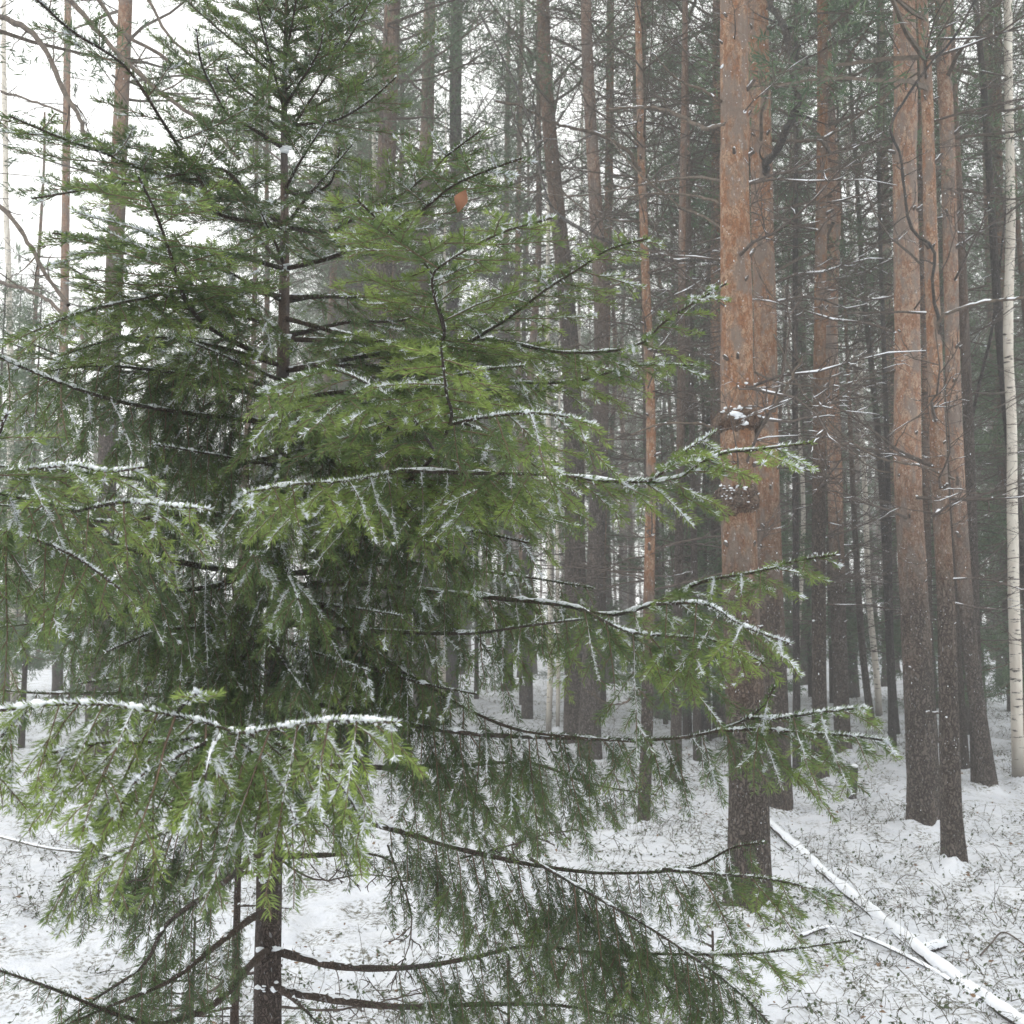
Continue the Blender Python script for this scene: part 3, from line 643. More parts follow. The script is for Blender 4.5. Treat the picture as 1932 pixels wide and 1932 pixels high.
# ------------------------------------------------------------------ spruce growth
UP = np.array([0, 0, 1.])
def shoot_poly(p, d, L, rs, g, n=6, up=0.):
    """a twig: starts along d, bends down by g and forward/up by 'up'"""
    q_ = [p]; dd = d
    for i in range(n - 1):
        dd = unit(dd + rs.normal(0, .045, 3) + UP * (up - g) * .16); q_.append(q_[-1] + dd * L / (n - 1))
    return np.array(q_)
def grow(P, r0, r1, rs, lat=.32, g=.3, bare=.15, spacing=.031, up=.1, young=.3, plane=None, dens=1., sub=.45, tipsplit=True):
    """P: primary path (M,3). returns list of shoots (P6, r0, r1, tint, level)"""
    Q, L = resample(P, 36); out = []
    sh = [(Q, r0, r1, young, 0)]
    s = bare * L + rs.uniform(0, spacing); side = 1
    while s < L * .985:
        f = s / L; k = min(34, int(f * 35)); w = f * 35 - k; p = Q[k] * (1 - w) + Q[k + 1] * w; T = unit(Q[k + 1] - Q[max(0, k - 1)])
        S = np.cross(T, UP); S = unit(S) if np.linalg.norm(S) > .2 else unit(np.cross(T, np.array([0, 1., 0])))
        env = min(1., (1 - f) * 1.15 + .16) * min(1., .45 + (f - bare) * 2.2 + .1)
        l_ = lat * env * rs.uniform(.55, 1.15)
        if rs.rand() < dens:
            ang = rs.uniform(.75, 1.1); gg = g * rs.uniform(.7, 1.25) * (1 - (.45 if g < .6 else .2) * f)
            D = T * math.cos(ang) + S * side * math.sin(ang) * rs.uniform(.7, 1.) + UP * rs.normal(0, .10)
            D = unit(unit(D) * (1 - min(.92, gg)) - UP * gg * .95)
            q_ = shoot_poly(p, D, l_, rs, g * .8, up=up); tt = np.clip(.08 + young * (.5 + .85 * f) + rs.normal(0, .1), 0, 1)
            sh.append((q_, .0009 + l_ * .0036, .0007, tt, 1))
            # twigs on twigs
            u = .025 + rs.uniform(0, .02); sd = rs.choice([-1, 1])
            while u < l_ - .012:
                ff = u / l_; k2 = min(4, int(ff * 5)); w2 = ff * 5 - k2; p2 = q_[k2] * (1 - w2) + q_[k2 + 1] * w2; T2_ = unit(q_[k2 + 1] - q_[k2])
                S2 = np.cross(T2_, UP)
                S2 = unit(S2) if np.linalg.norm(S2) > .35 else unit(np.cross(T2_, S) + rs.normal(0, .2, 3))
                if g > .5: S2 = unit(S2 + T * rs.normal(0, .3) )
                l2 = (sub * (l_ - u) + .022) * rs.uniform(.6, 1.15)
                D2 = unit(T2_ * .72 + S2 * sd * .70 - UP * g * (.3 if g < .6 else .55) + rs.normal(0, .08, 3))
                q2 = shoot_poly(p2, D2, l2, rs, g * .7, up=up)
                sh.append((q2, .0009, .0006, np.clip(tt + .16 + rs.normal(0, .1), 0, 1), 2))
                if l2 > .09:
                    for e in range(int(l2 / .04)):
                        u3 = rs.uniform(.25, .8) * 4.99; k3 = int(u3); p3 = q2[k3] + (q2[k3 + 1] - q2[k3]) * (u3 - k3)
                        T3 = unit(q2[k3 + 1] - q2[k3]); D3 = unit(T3 * .75 + unit(np.cross(T3, UP) + rs.normal(0, .3, 3)) * rs.choice([-1, 1]) * .7 - UP * g * .2)
                        sh.append((shoot_poly(p3, D3, rs.uniform(.03, .06), rs, g * .6), .0013, .0008, np.clip(tt + .25, 0, 1), 3))
                sd = -sd; u += rs.uniform(.030, .047)
        side = -side; s += spacing * rs.uniform(.6, 1.4)
    return sh
def needles(sh, rs, per_cm=9.5, L=.0175, w=.0008, wood_bare=0., skip0=0.):
    """needle kites for all shoots, one numpy pass"""
    base, T, tint, lens, cnts = [], [], [], [], []
    for (P, a, b_, tt, lv) in sh:
        n = len(P); seg = np.linalg.norm(np.diff(P, axis=0), axis=1); Ls = seg.sum()
        m = int(Ls * 100 * per_cm * (.8 if lv == 0 else 1)); 
        if m < 4: continue
        cnts.append(m)
        u = rs.uniform((skip0 if lv == 0 else 0), 1, m) * (n - 1.0001); k = u.astype(int); f = (u - k)[:, None]
        base.append(P[k] * (1 - f) + P[k + 1] * f); T.append(unit(P[k + 1] - P[k])); 
        v = u / (n - 1); tint.append(np.clip(tt + (v - .5) * .35 + rs.normal(0, .05, m), 0, 1)); lens.append(L * (1 - .35 * v ** 3) * rs.uniform(.85, 1.08, m))
    B = np.vstack(base); T = np.vstack(T); tint = np.concatenate(tint); ln = np.concatenate(lens)[:, None]; n = len(B)
    ref = np.where(np.abs(T[:, 2:3]) > .85, np.array([0., 1, 0]), UP); U = unit(np.cross(T, ref)); W = np.cross(U, T)   # U sideways, W up
    phi = rs.uniform(-1.15, 1.15, n) + np.pi * (rs.rand(n) < .5); cs, sn = np.cos(phi)[:, None], np.sin(phi)[:, None]
    rot = np.repeat(rs.uniform(0, 3.14, len(cnts)), cnts)[:, None] * (np.abs(T[:, 2:3]) > .7); U, W = U * np.cos(rot) + W * np.sin(rot), W * np.cos(rot) - U * np.sin(rot)
    horiz = (1 - np.abs(T[:, 2:3]))
    out_ = unit(U * cs + W * (sn * (1 - .55 * horiz) + .25 * horiz))
    ang = rs.uniform(.88, 1.12, (n, 1))
    D0 = unit(T * np.cos(ang) + out_ * np.sin(ang)); D1 = unit(D0 + T * .38 + UP * .10 * horiz)
    side = unit(np.cross(D0, rs.normal(0, 1, (n, 3))))
    mid = B + D0 * ln * .5
    V = np.stack([B, mid + side * w, mid - side * w, mid + D1 * ln * .5], 1)
    return V, tint, B, out_, W, T
def kites(V): 
    k = np.arange(len(V))[:, None] * 4; return V.reshape(-1, 3), np.vstack([k + [0, 1, 2], k + [1, 3, 2]])
TRI = [0]
def spruce_branch(parent, loc, P, r0, r1, seed, snow=.35, need=1., nL=.0178, bareneed=0., label=None, name='branch', **kw):
    rs = np.random.RandomState(seed); sh = grow(P - loc, r0, r1, rs, **kw)
    b = Bag(); Vt, q = tubes(sh[0][0][None], (r1 + (r0 - r1) * (1 - np.linspace(0, 1, 36)) ** 1.35)[None] * rs.uniform(.92, 1.1, (1, 36)), 7); b.add(Vt, q, .5, 0)
    tw = [s for s in sh[1:]]
    if tw:
        for sel, ix in (([s for s in tw if s[4] == 1], [0, 1, 2, 3, 4, 5]), ([s for s in tw if s[4] > 1], [0, 2, 3, 5])):
            if not sel: continue
            Pt = np.array([s[0][ix] for s in sel]); Rt = np.array([np.linspace(s[1], s[2], len(ix)) for s in sel]); Vt, q = tubes(Pt, Rt, 3); b.add(Vt, q, .5, 1)
    o = link(name, b.mesh(name, [M_sprucebark, M_twig]), parent)
    if label: o['label'] = label
    NV, tint, B, out_, W, T = needles(sh, rs, 11. * need, nL, skip0=bareneed)
    Vk, fk = kites(NV); bb = Bag(); bb.add(Vk, fk, np.repeat(tint, 4))
    tag(link('needles', bb.mesh('needles', [M_needle], smooth=False), o), kind='stuff')
    TRI[0] += len(fk)
    # snow: lumpy ridges on the upper side of twigs, and frosted short needles round them
    if snow > 0:
        sb = Bag(); any_ = False
        S0 = resample(sh[0][0], 90)[0]; rr = np.interp(np.linspace(0, 1, 90), [0, 1], [r0, r1 + .0012]); Tn = unit(np.gradient(S0, axis=0)); flat = np.clip(1.25 - np.abs(Tn[:, 2]) * 1.2, 0, 1)
        nz = vnoise(np.arange(90) * .33 + seed, np.zeros(90), 13) * .65 + vnoise(np.arange(90) * .9 + seed, np.zeros(90), 14) * .35; am = np.clip((nz - (.66 - .34 * snow)) * 3.6, 0, 1.) * flat * np.clip((1 - np.linspace(0, 1, 90)) * 6, .0, 1)
        Vt, q = tubes((S0 + UP * (rr * .55 + .001)[:, None])[None], ((rr * .65 + .0015) * (1.45 if snow > .9 else 1.1) * am * rs.uniform(.55, 1.35, 90) + 1e-5)[None], 6); sb.add(Vt, q)
        for lv, pr_ in ((1, snow * .75), (2, snow * .45)):
            cand = [s for s in tw if s[4] == lv and rs.rand() < pr_]
            if not cand: continue
            M_ = 10; Pt = np.array([resample(s[0][:6], M_)[0] for s in cand]); S = len(Pt)
            Tn = unit(np.gradient(Pt, axis=1)); away = np.array([0, 0, 1.]) - Tn * Tn[..., 2:3]; away = unit(away + np.array([0, -.25, 0]))
            nz = vnoise(np.arange(M_)[None] * .45 + rs.uniform(0, 90, (S, 1)), np.zeros((S, M_)), 15)
            am = np.clip((nz - .32) * 2.6, 0, 1) * rs.uniform(.6, 1.2, (S, 1)) * np.linspace(1.1, .55, M_)[None]
            rad_ = (.0019 if lv == 1 else .0013) * am * np.clip(1.15 - np.abs(Tn[..., 2]), .15, 1) * rs.uniform(.6, 1.3, (S, M_)) + 1e-5
            Vt, q = tubes(Pt + away * .0016, rad_, 4); sb.add(Vt, q)
            # frosted needles
            m = int(120 * (1.9 if lv == 1 else .8)); k = rs.randint(0, M_ - 1, (S, m)); ii = np.arange(S)[:, None]
            ok = am[ii, k] > .25; Bp = Pt[ii, k] + (Pt[ii, k + 1] - Pt[ii, k]) * rs.rand(S, m, 1); Td = Tn[ii, k]; Aw = away[ii, k]
            dn = unit(Td * .8 + unit(Aw * .8 + rs.normal(0, .75, (S, m, 3))) * .8); ll = rs.uniform(.005, .012, (S, m, 1)); sd = unit(np.cross(dn, rs.normal(0, 1, (S, m, 3)))) * .00068
            Vw = np.stack([Bp, Bp + dn * ll * .5 + sd, Bp + dn * ll * .5 - sd, Bp + dn * ll], 2)[ok]
            if len(Vw): vv, ff = kites(Vw); sb.add(vv, ff); TRI[0] += len(ff)
        # snow lying between the needles of the main stem
        m = int(700 * snow); u = rs.uniform(.1, 1, m) * 88.99; k = u.astype(int); ok = am.mean() * 0 + flat[k] > .3
        Bp = S0[k] + (S0[k + 1] - S0[k]) * (u - k)[:, None]; dn = unit(unit(S0[k + 1] - S0[k]) * .8 + unit(UP * .6 + rs.normal(0, .6, (m, 3))) * .9); ll = rs.uniform(.005, .011, (m, 1)); sd = unit(np.cross(dn, rs.normal(0, 1, (m, 3)))) * .001
        Vw = np.stack([Bp, Bp + dn * ll * .5 + sd, Bp + dn * ll * .5 - sd, Bp + dn * ll], 1)[ok]
        if len(Vw): vv, ff = kites(Vw); sb.add(vv, ff)
        link('snow', sb.mesh('snow', [M_snow], smooth=True), o)
    return o

# ---- the big spruce in front
DT = 2.5
TR_PIX = [(503, 2150, 56), (504, 1932, 52), (507, 1700, 49), (512, 1500, 45), (518, 1290, 40), (524, 1080, 35), (530, 860, 29), (535, 640, 22), (537, 430, 16), (536, 281, 13), (537, 135, 9), (541, 0, 6), (543, -110, 3.5)]
def trunk_pt(y): return np.array([np.interp(y, [p[1] for p in TR_PIX][::-1], [p[0] for p in TR_PIX][::-1]), y])
TP = np.array([at(x, y, DT) for x, y, w in TR_PIX]); 
base = TP[0] + (TP[0] - TP[1]) / abs(TP[0] - TP[1])[2] * (TP[0][2] - 0.0) ; base[2] = float(gz(base[0], base[1]))
SPR = thing('spruce_tree', base, 'big young spruce in front, its drooping boughs dusted with snow', 'tree')
pts = np.vstack([base - [0, 0, .1], TP]) - base; Pm, _ = resample(pts, 120)
wr = np.interp(Pm[:, 2], (np.r_[[base], TP] - base)[:, 2], np.r_[62, [w for *_, w in TR_PIX]]) * DT / F / 2
link('trunk', trunk_bag(Pm, wr, 26, bump=.05, flare=.3, tint=np.clip(Pm[:, 2] / 2.5, 0, 1)).mesh('trunk', [M_sprucebark]), SPR)
# snow caught on the whorls
C, Rb = [], []
for y in (281, 430, 508, 640, 810, 955, 1310, 1790, 1865, 1660):
    for _ in range(7):
        x0, _y = trunk_pt(y); wpx = np.interp(y, [p[1] for p in TR_PIX][::-1], [p[2] for p in TR_PIX][::-1])
        c = at(x0 + RS.uniform(-.5, .5) * wpx, y + RS.uniform(-9, 6), DT - wpx * DT / F * .48); C.append(c - base); Rb.append(RS.uniform(.003, .009))
Rb = np.array(Rb); Vt, q = blobs(np.array(C), np.stack([Rb * 1.4, Rb * .8, Rb * .7], 1), .35); b = Bag(); b.add(Vt, q); tag(link('snow_clumps', b.mesh('snow_clumps', [M_snow]), SPR), kind='stuff')
# leader at the top carries needles itself
spruce_branch(SPR, base, np.array([at(536, 260, DT), at(537, 135, DT), at(541, 0, DT), at(543, -110, DT)]), .006, .002, 900, snow=.2, lat=.05, g=-.2, dens=.5, spacing=.06, bare=.1, young=.2, name='leader')

U_, Fl, Hg = dict(g=.08, up=.25, young=.3, spacing=.044, sub=.4), dict(g=.38, up=.12, young=.45), dict(g=.76, up=.0, young=.25, spacing=.027, sub=.5)
BR = [
 # pixels from trunk to tip, depth at tip (and optional middle depths), style, lateral length, bare share, snow, extra
 ([(541, 20), (590, 10), (640, -30)], [DT, 2.45], U_, .16, .05, .3), ([(540, 30), (500, 5), (470, -40)], [DT, 2.5], U_, .16, .05, .3),
 ([(541, 60), (600, 45), (660, 5)], [DT, 2.3], U_, .18, .05, .4), ([(537, 135), (590, 120), (640, 80), (672, 30)], [DT, 2.35], U_, .18, .05, .4),
 ([(537, 135), (495, 105), (470, 60)], [DT, 2.4], U_, .15, .05, .3), ([(536, 215), (490, 190), (440, 150), (425, 120)], [DT, 2.3], U_, .17, .05, .3),
 ([(537, 240), (590, 232), (639, 225), (693, 193), (747, 146)], [DT, 2.3], U_, .22, .08, .4), ([(537, 200), (570, 150), (600, 100), (610, 60)], [DT, 2.2], U_, .15, .05, .2),
 ([(536, 281), (467, 237), (433, 220), (406, 176), (380, 120), (370, 55)], [DT, 1.95], U_, .22, .05, .5),
 ([(537, 360), (569, 366), (620, 349), (637, 300), (640, 280)], [DT, 2.3], U_, .09, .15, .1),
 ([(537, 430), (423, 408), (400, 388), (382, 348), (339, 281), (305, 227), (236, 125), (140, 62), (70, 0), (30, -30)], [DT, 1.55], dict(g=.05, up=.2, young=.1, spacing=.055), .30, .12, .4),
 ([(537, 425), (420, 350), (300, 330), (200, 290), (120, 262), (20, 220)], [DT, 1.7], U_, .34, .12, .4),
 ([(537, 430), (470, 370), (420, 320), (330, 330), (210, 350), (60, 375)], [DT, 1.8], U_, .26, .15, .4),
 ([(530, 690), (403, 623), (356, 576), (339, 535), (325, 491), (298, 413), (284, 379), (262, 335)], [DT, 1.45], dict(g=.16, up=.2, young=.45), .34, .1, .55),
 ([(537, 508), (430, 480), (300, 470), (210, 455), (100, 440)], [DT, 1.8], dict(g=.2, up=.1, young=.4), .30, .15, .5),
 ([(535, 560), (440, 545), (360, 545), (260, 565), (150, 590), (65, 625)], [DT, 1.75], Fl, .32, .15, .45),
 ([(536, 508), (480, 440), (430, 400), (360, 380), (250, 400)], [DT, 2.9], U_, .26, .15, .3),
 ([(537, 430), (620, 435), (683, 403), (758, 366), (808, 328), (842, 295), (906, 247)], [DT, 1.95], U_, .28, .12, .5),
 ([(537, 508), (640, 480), (774, 413), (842, 359), (893, 332), (985, 298)], [DT, 1.8], U_, .28, .12, .5),
 ([(536, 600), (650, 630), (760, 650), (836, 640), (822, 560), (808, 505), (737, 437), (676, 379)], [DT, 1.45], dict(g=.14, up=.15, young=.55), .34, .15, .5),
 ([(836, 620), (815, 530), (849, 491), (944, 440), (1042, 411)], [1.75, 1.5], dict(g=.15, up=.15, young=.55), .26, .1, .45),
 ([(535, 640), (700, 645), (850, 655), (927, 620), (978, 586), (1032, 545), (1096, 505), (1147, 471), (1221, 450)], [DT, 1.7], dict(g=.22, up=.15, young=.5), .30, .15, .55),
 ([(534, 700), (700, 670), (900, 640), (1060, 665), (1195, 654), (1259, 603), (1370, 535)], [DT, 1.85], dict(g=.3, up=.12, young=.5), .30, .18, .55),
 ([(536, 560), (650, 560), (760, 560), (860, 590), (960, 560)], [DT, 2.7], Fl, .28, .15, .4),
 ([(532, 700), (640, 690), (780, 700), (930, 720), (1080, 720), (1200, 690), (1330, 690)], [DT, 2.1], Fl, .32, .18, .5),
 ([(528, 960), (700, 930), (791, 889), (849, 801), (842, 740), (832, 655)], [DT, 1.35], dict(g=.3, up=.1, young=.6), .40, .15, .6),
 ([(849, 801), (900, 790), (980, 780), (1060, 785), (1125, 805)], [1.6, 1.45], dict(g=.45, up=.05, young=.6), .28, .02, .6),
 ([(820, 850), (760, 770), (640, 700), (560, 715), (490, 740)], [1.7, 1.5], dict(g=.45, up=.05, young=.5), .28, .02, .6),
 ([(530, 930), (560, 850), (700, 900), (750, 889), (910, 893), (1045, 896), (1163, 909), (1278, 903), (1346, 859), (1424, 849), (1535, 835)], [DT, 1.7, 1.55], dict(g=.5, up=.1, young=.55), .34, .12, .65),
 ([(750, 889), (700, 900), (640, 909), (550, 915), (465, 930)], [1.85, 1.45], dict(g=.5, up=.02, young=.85), .24, .0, .6),
 ([(1163, 909), (1230, 905), (1280, 860), (1350, 815)], [1.65, 1.6], dict(g=.3, up=.1, young=.7), .2, .0, .6),
 ([(532, 800), (395, 785), (290, 770), (215, 755), (120, 725), (0, 675), (-60, 650)], [DT, 1.7], dict(g=.66, up=.0, young=.2), .36, .10, .7),
 ([(530, 815), (600, 805), (700, 760), (780, 730), (900, 700), (990, 690)], [DT, 1.9], dict(g=.5, up=.0, young=.45), .34, .12, .7),
 ([(531, 855), (640, 858), (780, 865), (900, 880), (1010, 930), (1120, 985)], [DT, 2.6], Hg, .34, .1, .5),
 ([(528, 860), (430, 880), (300, 905), (150, 890), (0, 880), (-60, 875)], [DT, 2.5], Hg, .34, .1, .6),
 ([(527, 975), (340, 970), (210, 985), (60, 960), (-40, 950)], [DT, 2.3], Hg, .34, .25, .5),
 ([(525, 1090), (400, 1072), (300, 1052), (215, 1025), (140, 965), (60, 945), (-30, 925)], [DT, 1.35], dict(g=.6, up=.0, young=.3), .36, .12, .75),
 ([(140, 965), (230, 948), (320, 955), (395, 962)], [1.5, 1.4], dict(g=.55, up=.02, young=.8), .18, .0, .7),
 ([(-60, 900), (60, 885), (140, 878), (200, 890), (270, 882)], [1.45, 1.4], dict(g=.35, up=.02, young=.8), .18, .0, .7),
 ([(-80, 940), (-20, 860), (5, 800), (14, 780)], [1.4, 1.3], dict(g=.3, up=.1, young=.6), .2, .0, .5),
 ([(526, 1060), (480, 1040), (430, 1090), (340, 1140), (230, 1160), (120, 1170), (-20, 1186)], [DT, 2.4], Hg, .34, .15, .35),
 ([(523, 1085), (620, 1075), (750, 1062), (860, 1072), (1000, 1090), (1120, 1110)], [DT, 2.3], Hg, .38, .12, .55),
 ([(524, 1110), (650, 1100), (850, 1120), (1050, 1140), (1160, 1160), (1278, 1120), (1329, 1096), (1430, 1079), (1498, 1059), (1576, 1047)], [DT, 1.65], dict(g=.5, up=.1, young=.5), .32, .2, .7),
 ([(1240, 1140), (1330, 1140), (1400, 1180), (1490, 1215)], [1.85, 1.6], dict(g=.4, up=.0, young=.6), .26, .0, .7),
 ([(1100, 1150), (1180, 1190), (1260, 1200), (1350, 1210), (1440, 1250)], [1.9, 1.7], dict(g=.5, up=.0, young=.5), .28, .0, .6),
 ([(521, 1175), (620, 1183), (700, 1190), (880, 1195), (1000, 1180), (1130, 1165)], [DT, 2.0], Hg, .34, .22, .4),
 ([(521, 1130), (620, 1150), (700, 1225), (850, 1320), (970, 1375), (1100, 1392), (1200, 1400)], [DT, 1.9], dict(g=.8, up=.0, young=.1), .36, .25, .45),
 ([(518, 1300), (545, 1318), (620, 1332), (760, 1365), (900, 1385), (1050, 1392), (1250, 1395), (1363, 1376), (1430, 1342), (1462, 1295)], [DT, 2.1, 1.75], dict(g=.72, up=.05, young=.25), .36, .15, .5),
 ([(1350, 1380), (1430, 1376), (1515, 1383), (1600, 1388), (1677, 1398)], [1.85, 1.65], dict(g=.45, up=.05, young=.5), .26, .0, .6),
 ([(1410, 1355), (1470, 1355), (1540, 1345), (1632, 1335)], [1.8, 1.65], dict(g=.3, up=.05, young=.5), .18, .0, .6),
 ([(517, 1320), (390, 1315), (200, 1308), (80, 1308), (-30, 1300)], [DT, 2.4], Hg, .22, .2, .3),
 ([(516, 1440), (720, 1448), (860, 1445), (1000, 1440), (1120, 1480), (1240, 1500)], [DT, 2.7], dict(g=.76, up=.0, young=.2, spacing=.022), .44, .35, .2),
 ([(513, 1500), (640, 1535), (760, 1570), (900, 1610), (1100, 1645), (1290, 1640), (1380, 1600), (1440, 1590)], [DT, 2.0], dict(g=.78, up=.0, young=.2, spacing=.024), .38, .25, .35),
 ([(1250, 1640), (1360, 1650), (1460, 1660), (1585, 1690)], [2.05, 1.9], dict(g=.35, up=.05, young=.5), .24, .0, .4),
 ([(1000, 1620), (1120, 1690), (1240, 1760), (1380, 1860), (1480, 1960)], [2.2, 1.9], dict(g=.72, up=.0, young=.12, spacing=.022), .36, .05, .3),
 ([(509, 1615), (600, 1614), (700, 1612), (752, 1632)], [DT, 2.4], dict(g=.6, up=0., young=.2), .18, .5, .05),
 ([(507, 1790), (560, 1805), (650, 1825), (780, 1825), (900, 1805), (988, 1786), (1100, 1795), (1250, 1830)], [DT, 2.2], dict(g=.75, up=.0, young=.2, spacing=.026), .38, .35, .2),
 ([(1080, 1795), (1250, 1800), (1400, 1800), (1500, 1790), (1605, 1775)], [2.25, 2.0], dict(g=.4, up=.05, young=.5), .26, .1, .4),
 ([(506, 1865), (640, 1888), (760, 1900), (900, 1895), (1080, 1900), (1300, 1950)], [DT, 2.3], Hg, .30, .35, .2),
 ([(507, 1850), (560, 1890), (620, 1950)], [DT, 2.3], Hg, .2, .7, .1),
 ([(510, 1500), (430, 1520), (352, 1552), (237, 1603), (160, 1635), (110, 1665)], [DT, 2.2], dict(g=.85, up=.0, young=.15, spacing=.022), .42, .12, .15),
 ([(509, 1612), (481, 1616), (420, 1667), (318, 1741), (271, 1820), (176, 1887), (100, 1945)], [DT, 1.8], dict(g=.75, up=0., young=.15), .24, .3, .1),
 ([(508, 1720), (477, 1731), (406, 1786), (322, 1850), (203, 1900), (100, 1945)], [DT, 1.75], dict(g=.78, up=0., young=.15), .28, .25, .1),
 ([(508, 1790), (474, 1820), (406, 1894), (305, 1931), (240, 1920), (176, 1897), (85, 1860), (-20, 1825)], [DT, 2.0, 1.7], dict(g=.7, up=0., young=.1), .14, .5, .05),
 ([(520, 1190), (470, 1230), (400, 1290), (330, 1330), (250, 1400)], [DT, 2.0], Hg, .34, .15, .3),
 ([(522, 1130), (470, 1150), (400, 1180), (300, 1190), (200, 1230)], [DT, 2.0], Hg, .36, .1, .6),
 ([(528, 760), (420, 720), (300, 700), (180, 690), (60, 705)], [DT, 2.1], Hg, .34, .1, .45),
 ([(531, 690), (430, 660), (330, 640), (220, 640), (110, 672)], [DT, 2.0], Fl, .34, .1, .45),
 ([(524, 1050), (440, 1095), (330, 1115), (180, 1110), (30, 1130)], [DT, 1.9], Hg, .34, .1, .4),
 ([(521, 1185), (430, 1230), (300, 1265), (150, 1290)], [DT, 2.2], Hg, .32, .1, .3),
 ([(-90, 990), (40, 1010), (140, 1050), (225, 1110)], [1.6, 1.45], dict(g=.6, up=0., young=.4), .3, .0, .5),
 ([(529, 760), (650, 740), (760, 760), (880, 800), (970, 850)], [DT, 1.9], Hg, .34, .1, .5),
 ([(527, 900), (620, 960), (740, 980), (880, 1000), (1000, 1025)], [DT, 1.9], Hg, .36, .1, .5),
 ([(523, 1150), (640, 1235), (780, 1285), (900, 1310)], [DT, 2.05], Hg, .28, .15, .35),
 ([(529, 860), (522, 905), (500, 960)], [DT, 1.75], dict(g=.6, up=0., young=.4), .30, .1, .6),
 ([(525, 1030), (540, 1075), (562, 1130)], [DT, 1.8], dict(g=.65, up=0., young=.3), .30, .1, .5),
 ([(532, 740), (560, 765), (600, 795)], [DT, 1.8], dict(g=.5, up=0., young=.45), .28, .1, .5),
 ([(519, 1230), (540, 1260), (570, 1300)], [DT, 2.0], dict(g=.7, up=0., young=.2), .2, .1, .3),
 ([(410, 1385), (300, 1400), (190, 1402), (80, 1425)], [1.3, 1.14], dict(g=.55, up=.0, young=.75, spacing=.026), .24, .0, .7),
 ([(450, 1395), (500, 1440), (540, 1500), (560, 1560)], [1.3, 1.16], dict(g=.5, up=.0, young=.7, spacing=.026), .18, .0, .6),
 ([(60, 1332), (10, 1380), (-40, 1450)], [1.2, 1.1], dict(g=.5, up=.0, young=.75, spacing=.026), .2, .0, .6),
 # the nearest bough, pointing at the camera, heavy with snow
 ([(512, 1400), (480, 1395), (440, 1380), (410, 1400), (392, 1440), (380, 1520), (372, 1570)], [DT, 1.5, 1.12, 1.15], dict(g=.62, up=.0, young=.6), .26, .35, .8),
 ([(440, 1380), (380, 1362), (300, 1345), (200, 1330), (90, 1330), (-30, 1345)], [1.3, 1.12], dict(g=.6, up=.0, young=.8, spacing=.025), .27, .0, .95),
 ([(430, 1385), (500, 1378), (580, 1365), (660, 1360), (748, 1364)], [1.3, 1.15], dict(g=.62, up=.0, young=.8, spacing=.025), .27, .0, .95),
 ([(330, 1348), (345, 1330), (360, 1318), (372, 1308)], [1.25, 1.2], dict(g=.2, up=.0, young=.95), .07, .0, .4),
 ([(390, 1400), (330, 1430), (260, 1470), (215, 1540)], [1.25, 1.12], dict(g=.55, up=.0, young=.7), .15, .0, .6),
 ([(470, 1385), (560, 1420), (640, 1480), (690, 1560)], [1.3, 1.2], dict(g=.6, up=.0, young=.5), .2, .0, .6),
]
for i, (pix, dep, st, lat, bare, snw) in enumerate(BR):
    n = len(pix); dd = np.interp(np.linspace(0, 1, n), np.linspace(0, 1, len(dep)), dep)
    P = np.array([at(x, y, d) for (x, y), d in zip(pix, dd)])
    fromtrunk = abs(dd[0] - DT) < .01
    y0 = pix[0][1]; r0 = np.interp(y0, [0, 430, 900, 1400, 1900], [.0035, .0055, .0075, .0095, .011]) * (1 if fromtrunk else .36) * (.6 if dep[-1] < 1.2 else 1)
    spruce_branch(SPR, base, P, r0, .0018, 100 + i, snow=snw, lat=lat, bare=bare, bareneed=bare * .7 if y0 > 600 else bare * .2, **st)
# boughs that fill the crown between and behind the traced ones
rsb = np.random.RandomState(77)
for i in range(20):
    y0 = -60 + i * 18; x0, _ = trunk_pt(max(y0, -110)); p0 = at(x0, y0, DT); a = i * 2.4 + rsb.uniform(-.3, .3); L = np.interp(y0, [-60, 120, 300], [.16, .32, .46]) * rsb.uniform(.8, 1.1)
    hor = np.array([math.cos(a), math.sin(a), 0]); P = np.array([p0, p0 + hor * L * .5 + UP * L * .36, p0 + hor * L + UP * L * .78])
    spruce_branch(SPR, base, P, .0035, .0014, 400 + i, snow=.3, lat=.17, g=.08, up=.25, young=.4, bare=.05, spacing=.032)
for i in range(13):
    y0 = rsb.uniform(300, 1330); x0, _ = trunk_pt(y0); p0 = at(x0, y0, DT)
    a = rsb.uniform(-.5, math.pi + .5); h = (3.0 - p0[2]); L = min(1.25, .22 + h * .52) * rsb.uniform(.6, 1.)
    hor = np.array([math.cos(a), math.sin(a), 0]); rise = np.interp(y0, [250, 700, 1400], [.75, .2, -.12]); g = np.interp(y0, [250, 700, 1400], [.1, .45, .78])
    P = np.array([p0, p0 + hor * L * .35 + UP * L * .35 * rise, p0 + hor * L * .7 + UP * L * .65 * rise * .7, p0 + hor * L + UP * L * rise])
    spruce_branch(SPR, base, P, .006, .0018, 300 + i, snow=.3, need=.75, lat=.3, g=g, up=.1, young=.2, bare=.12, spacing=.042)
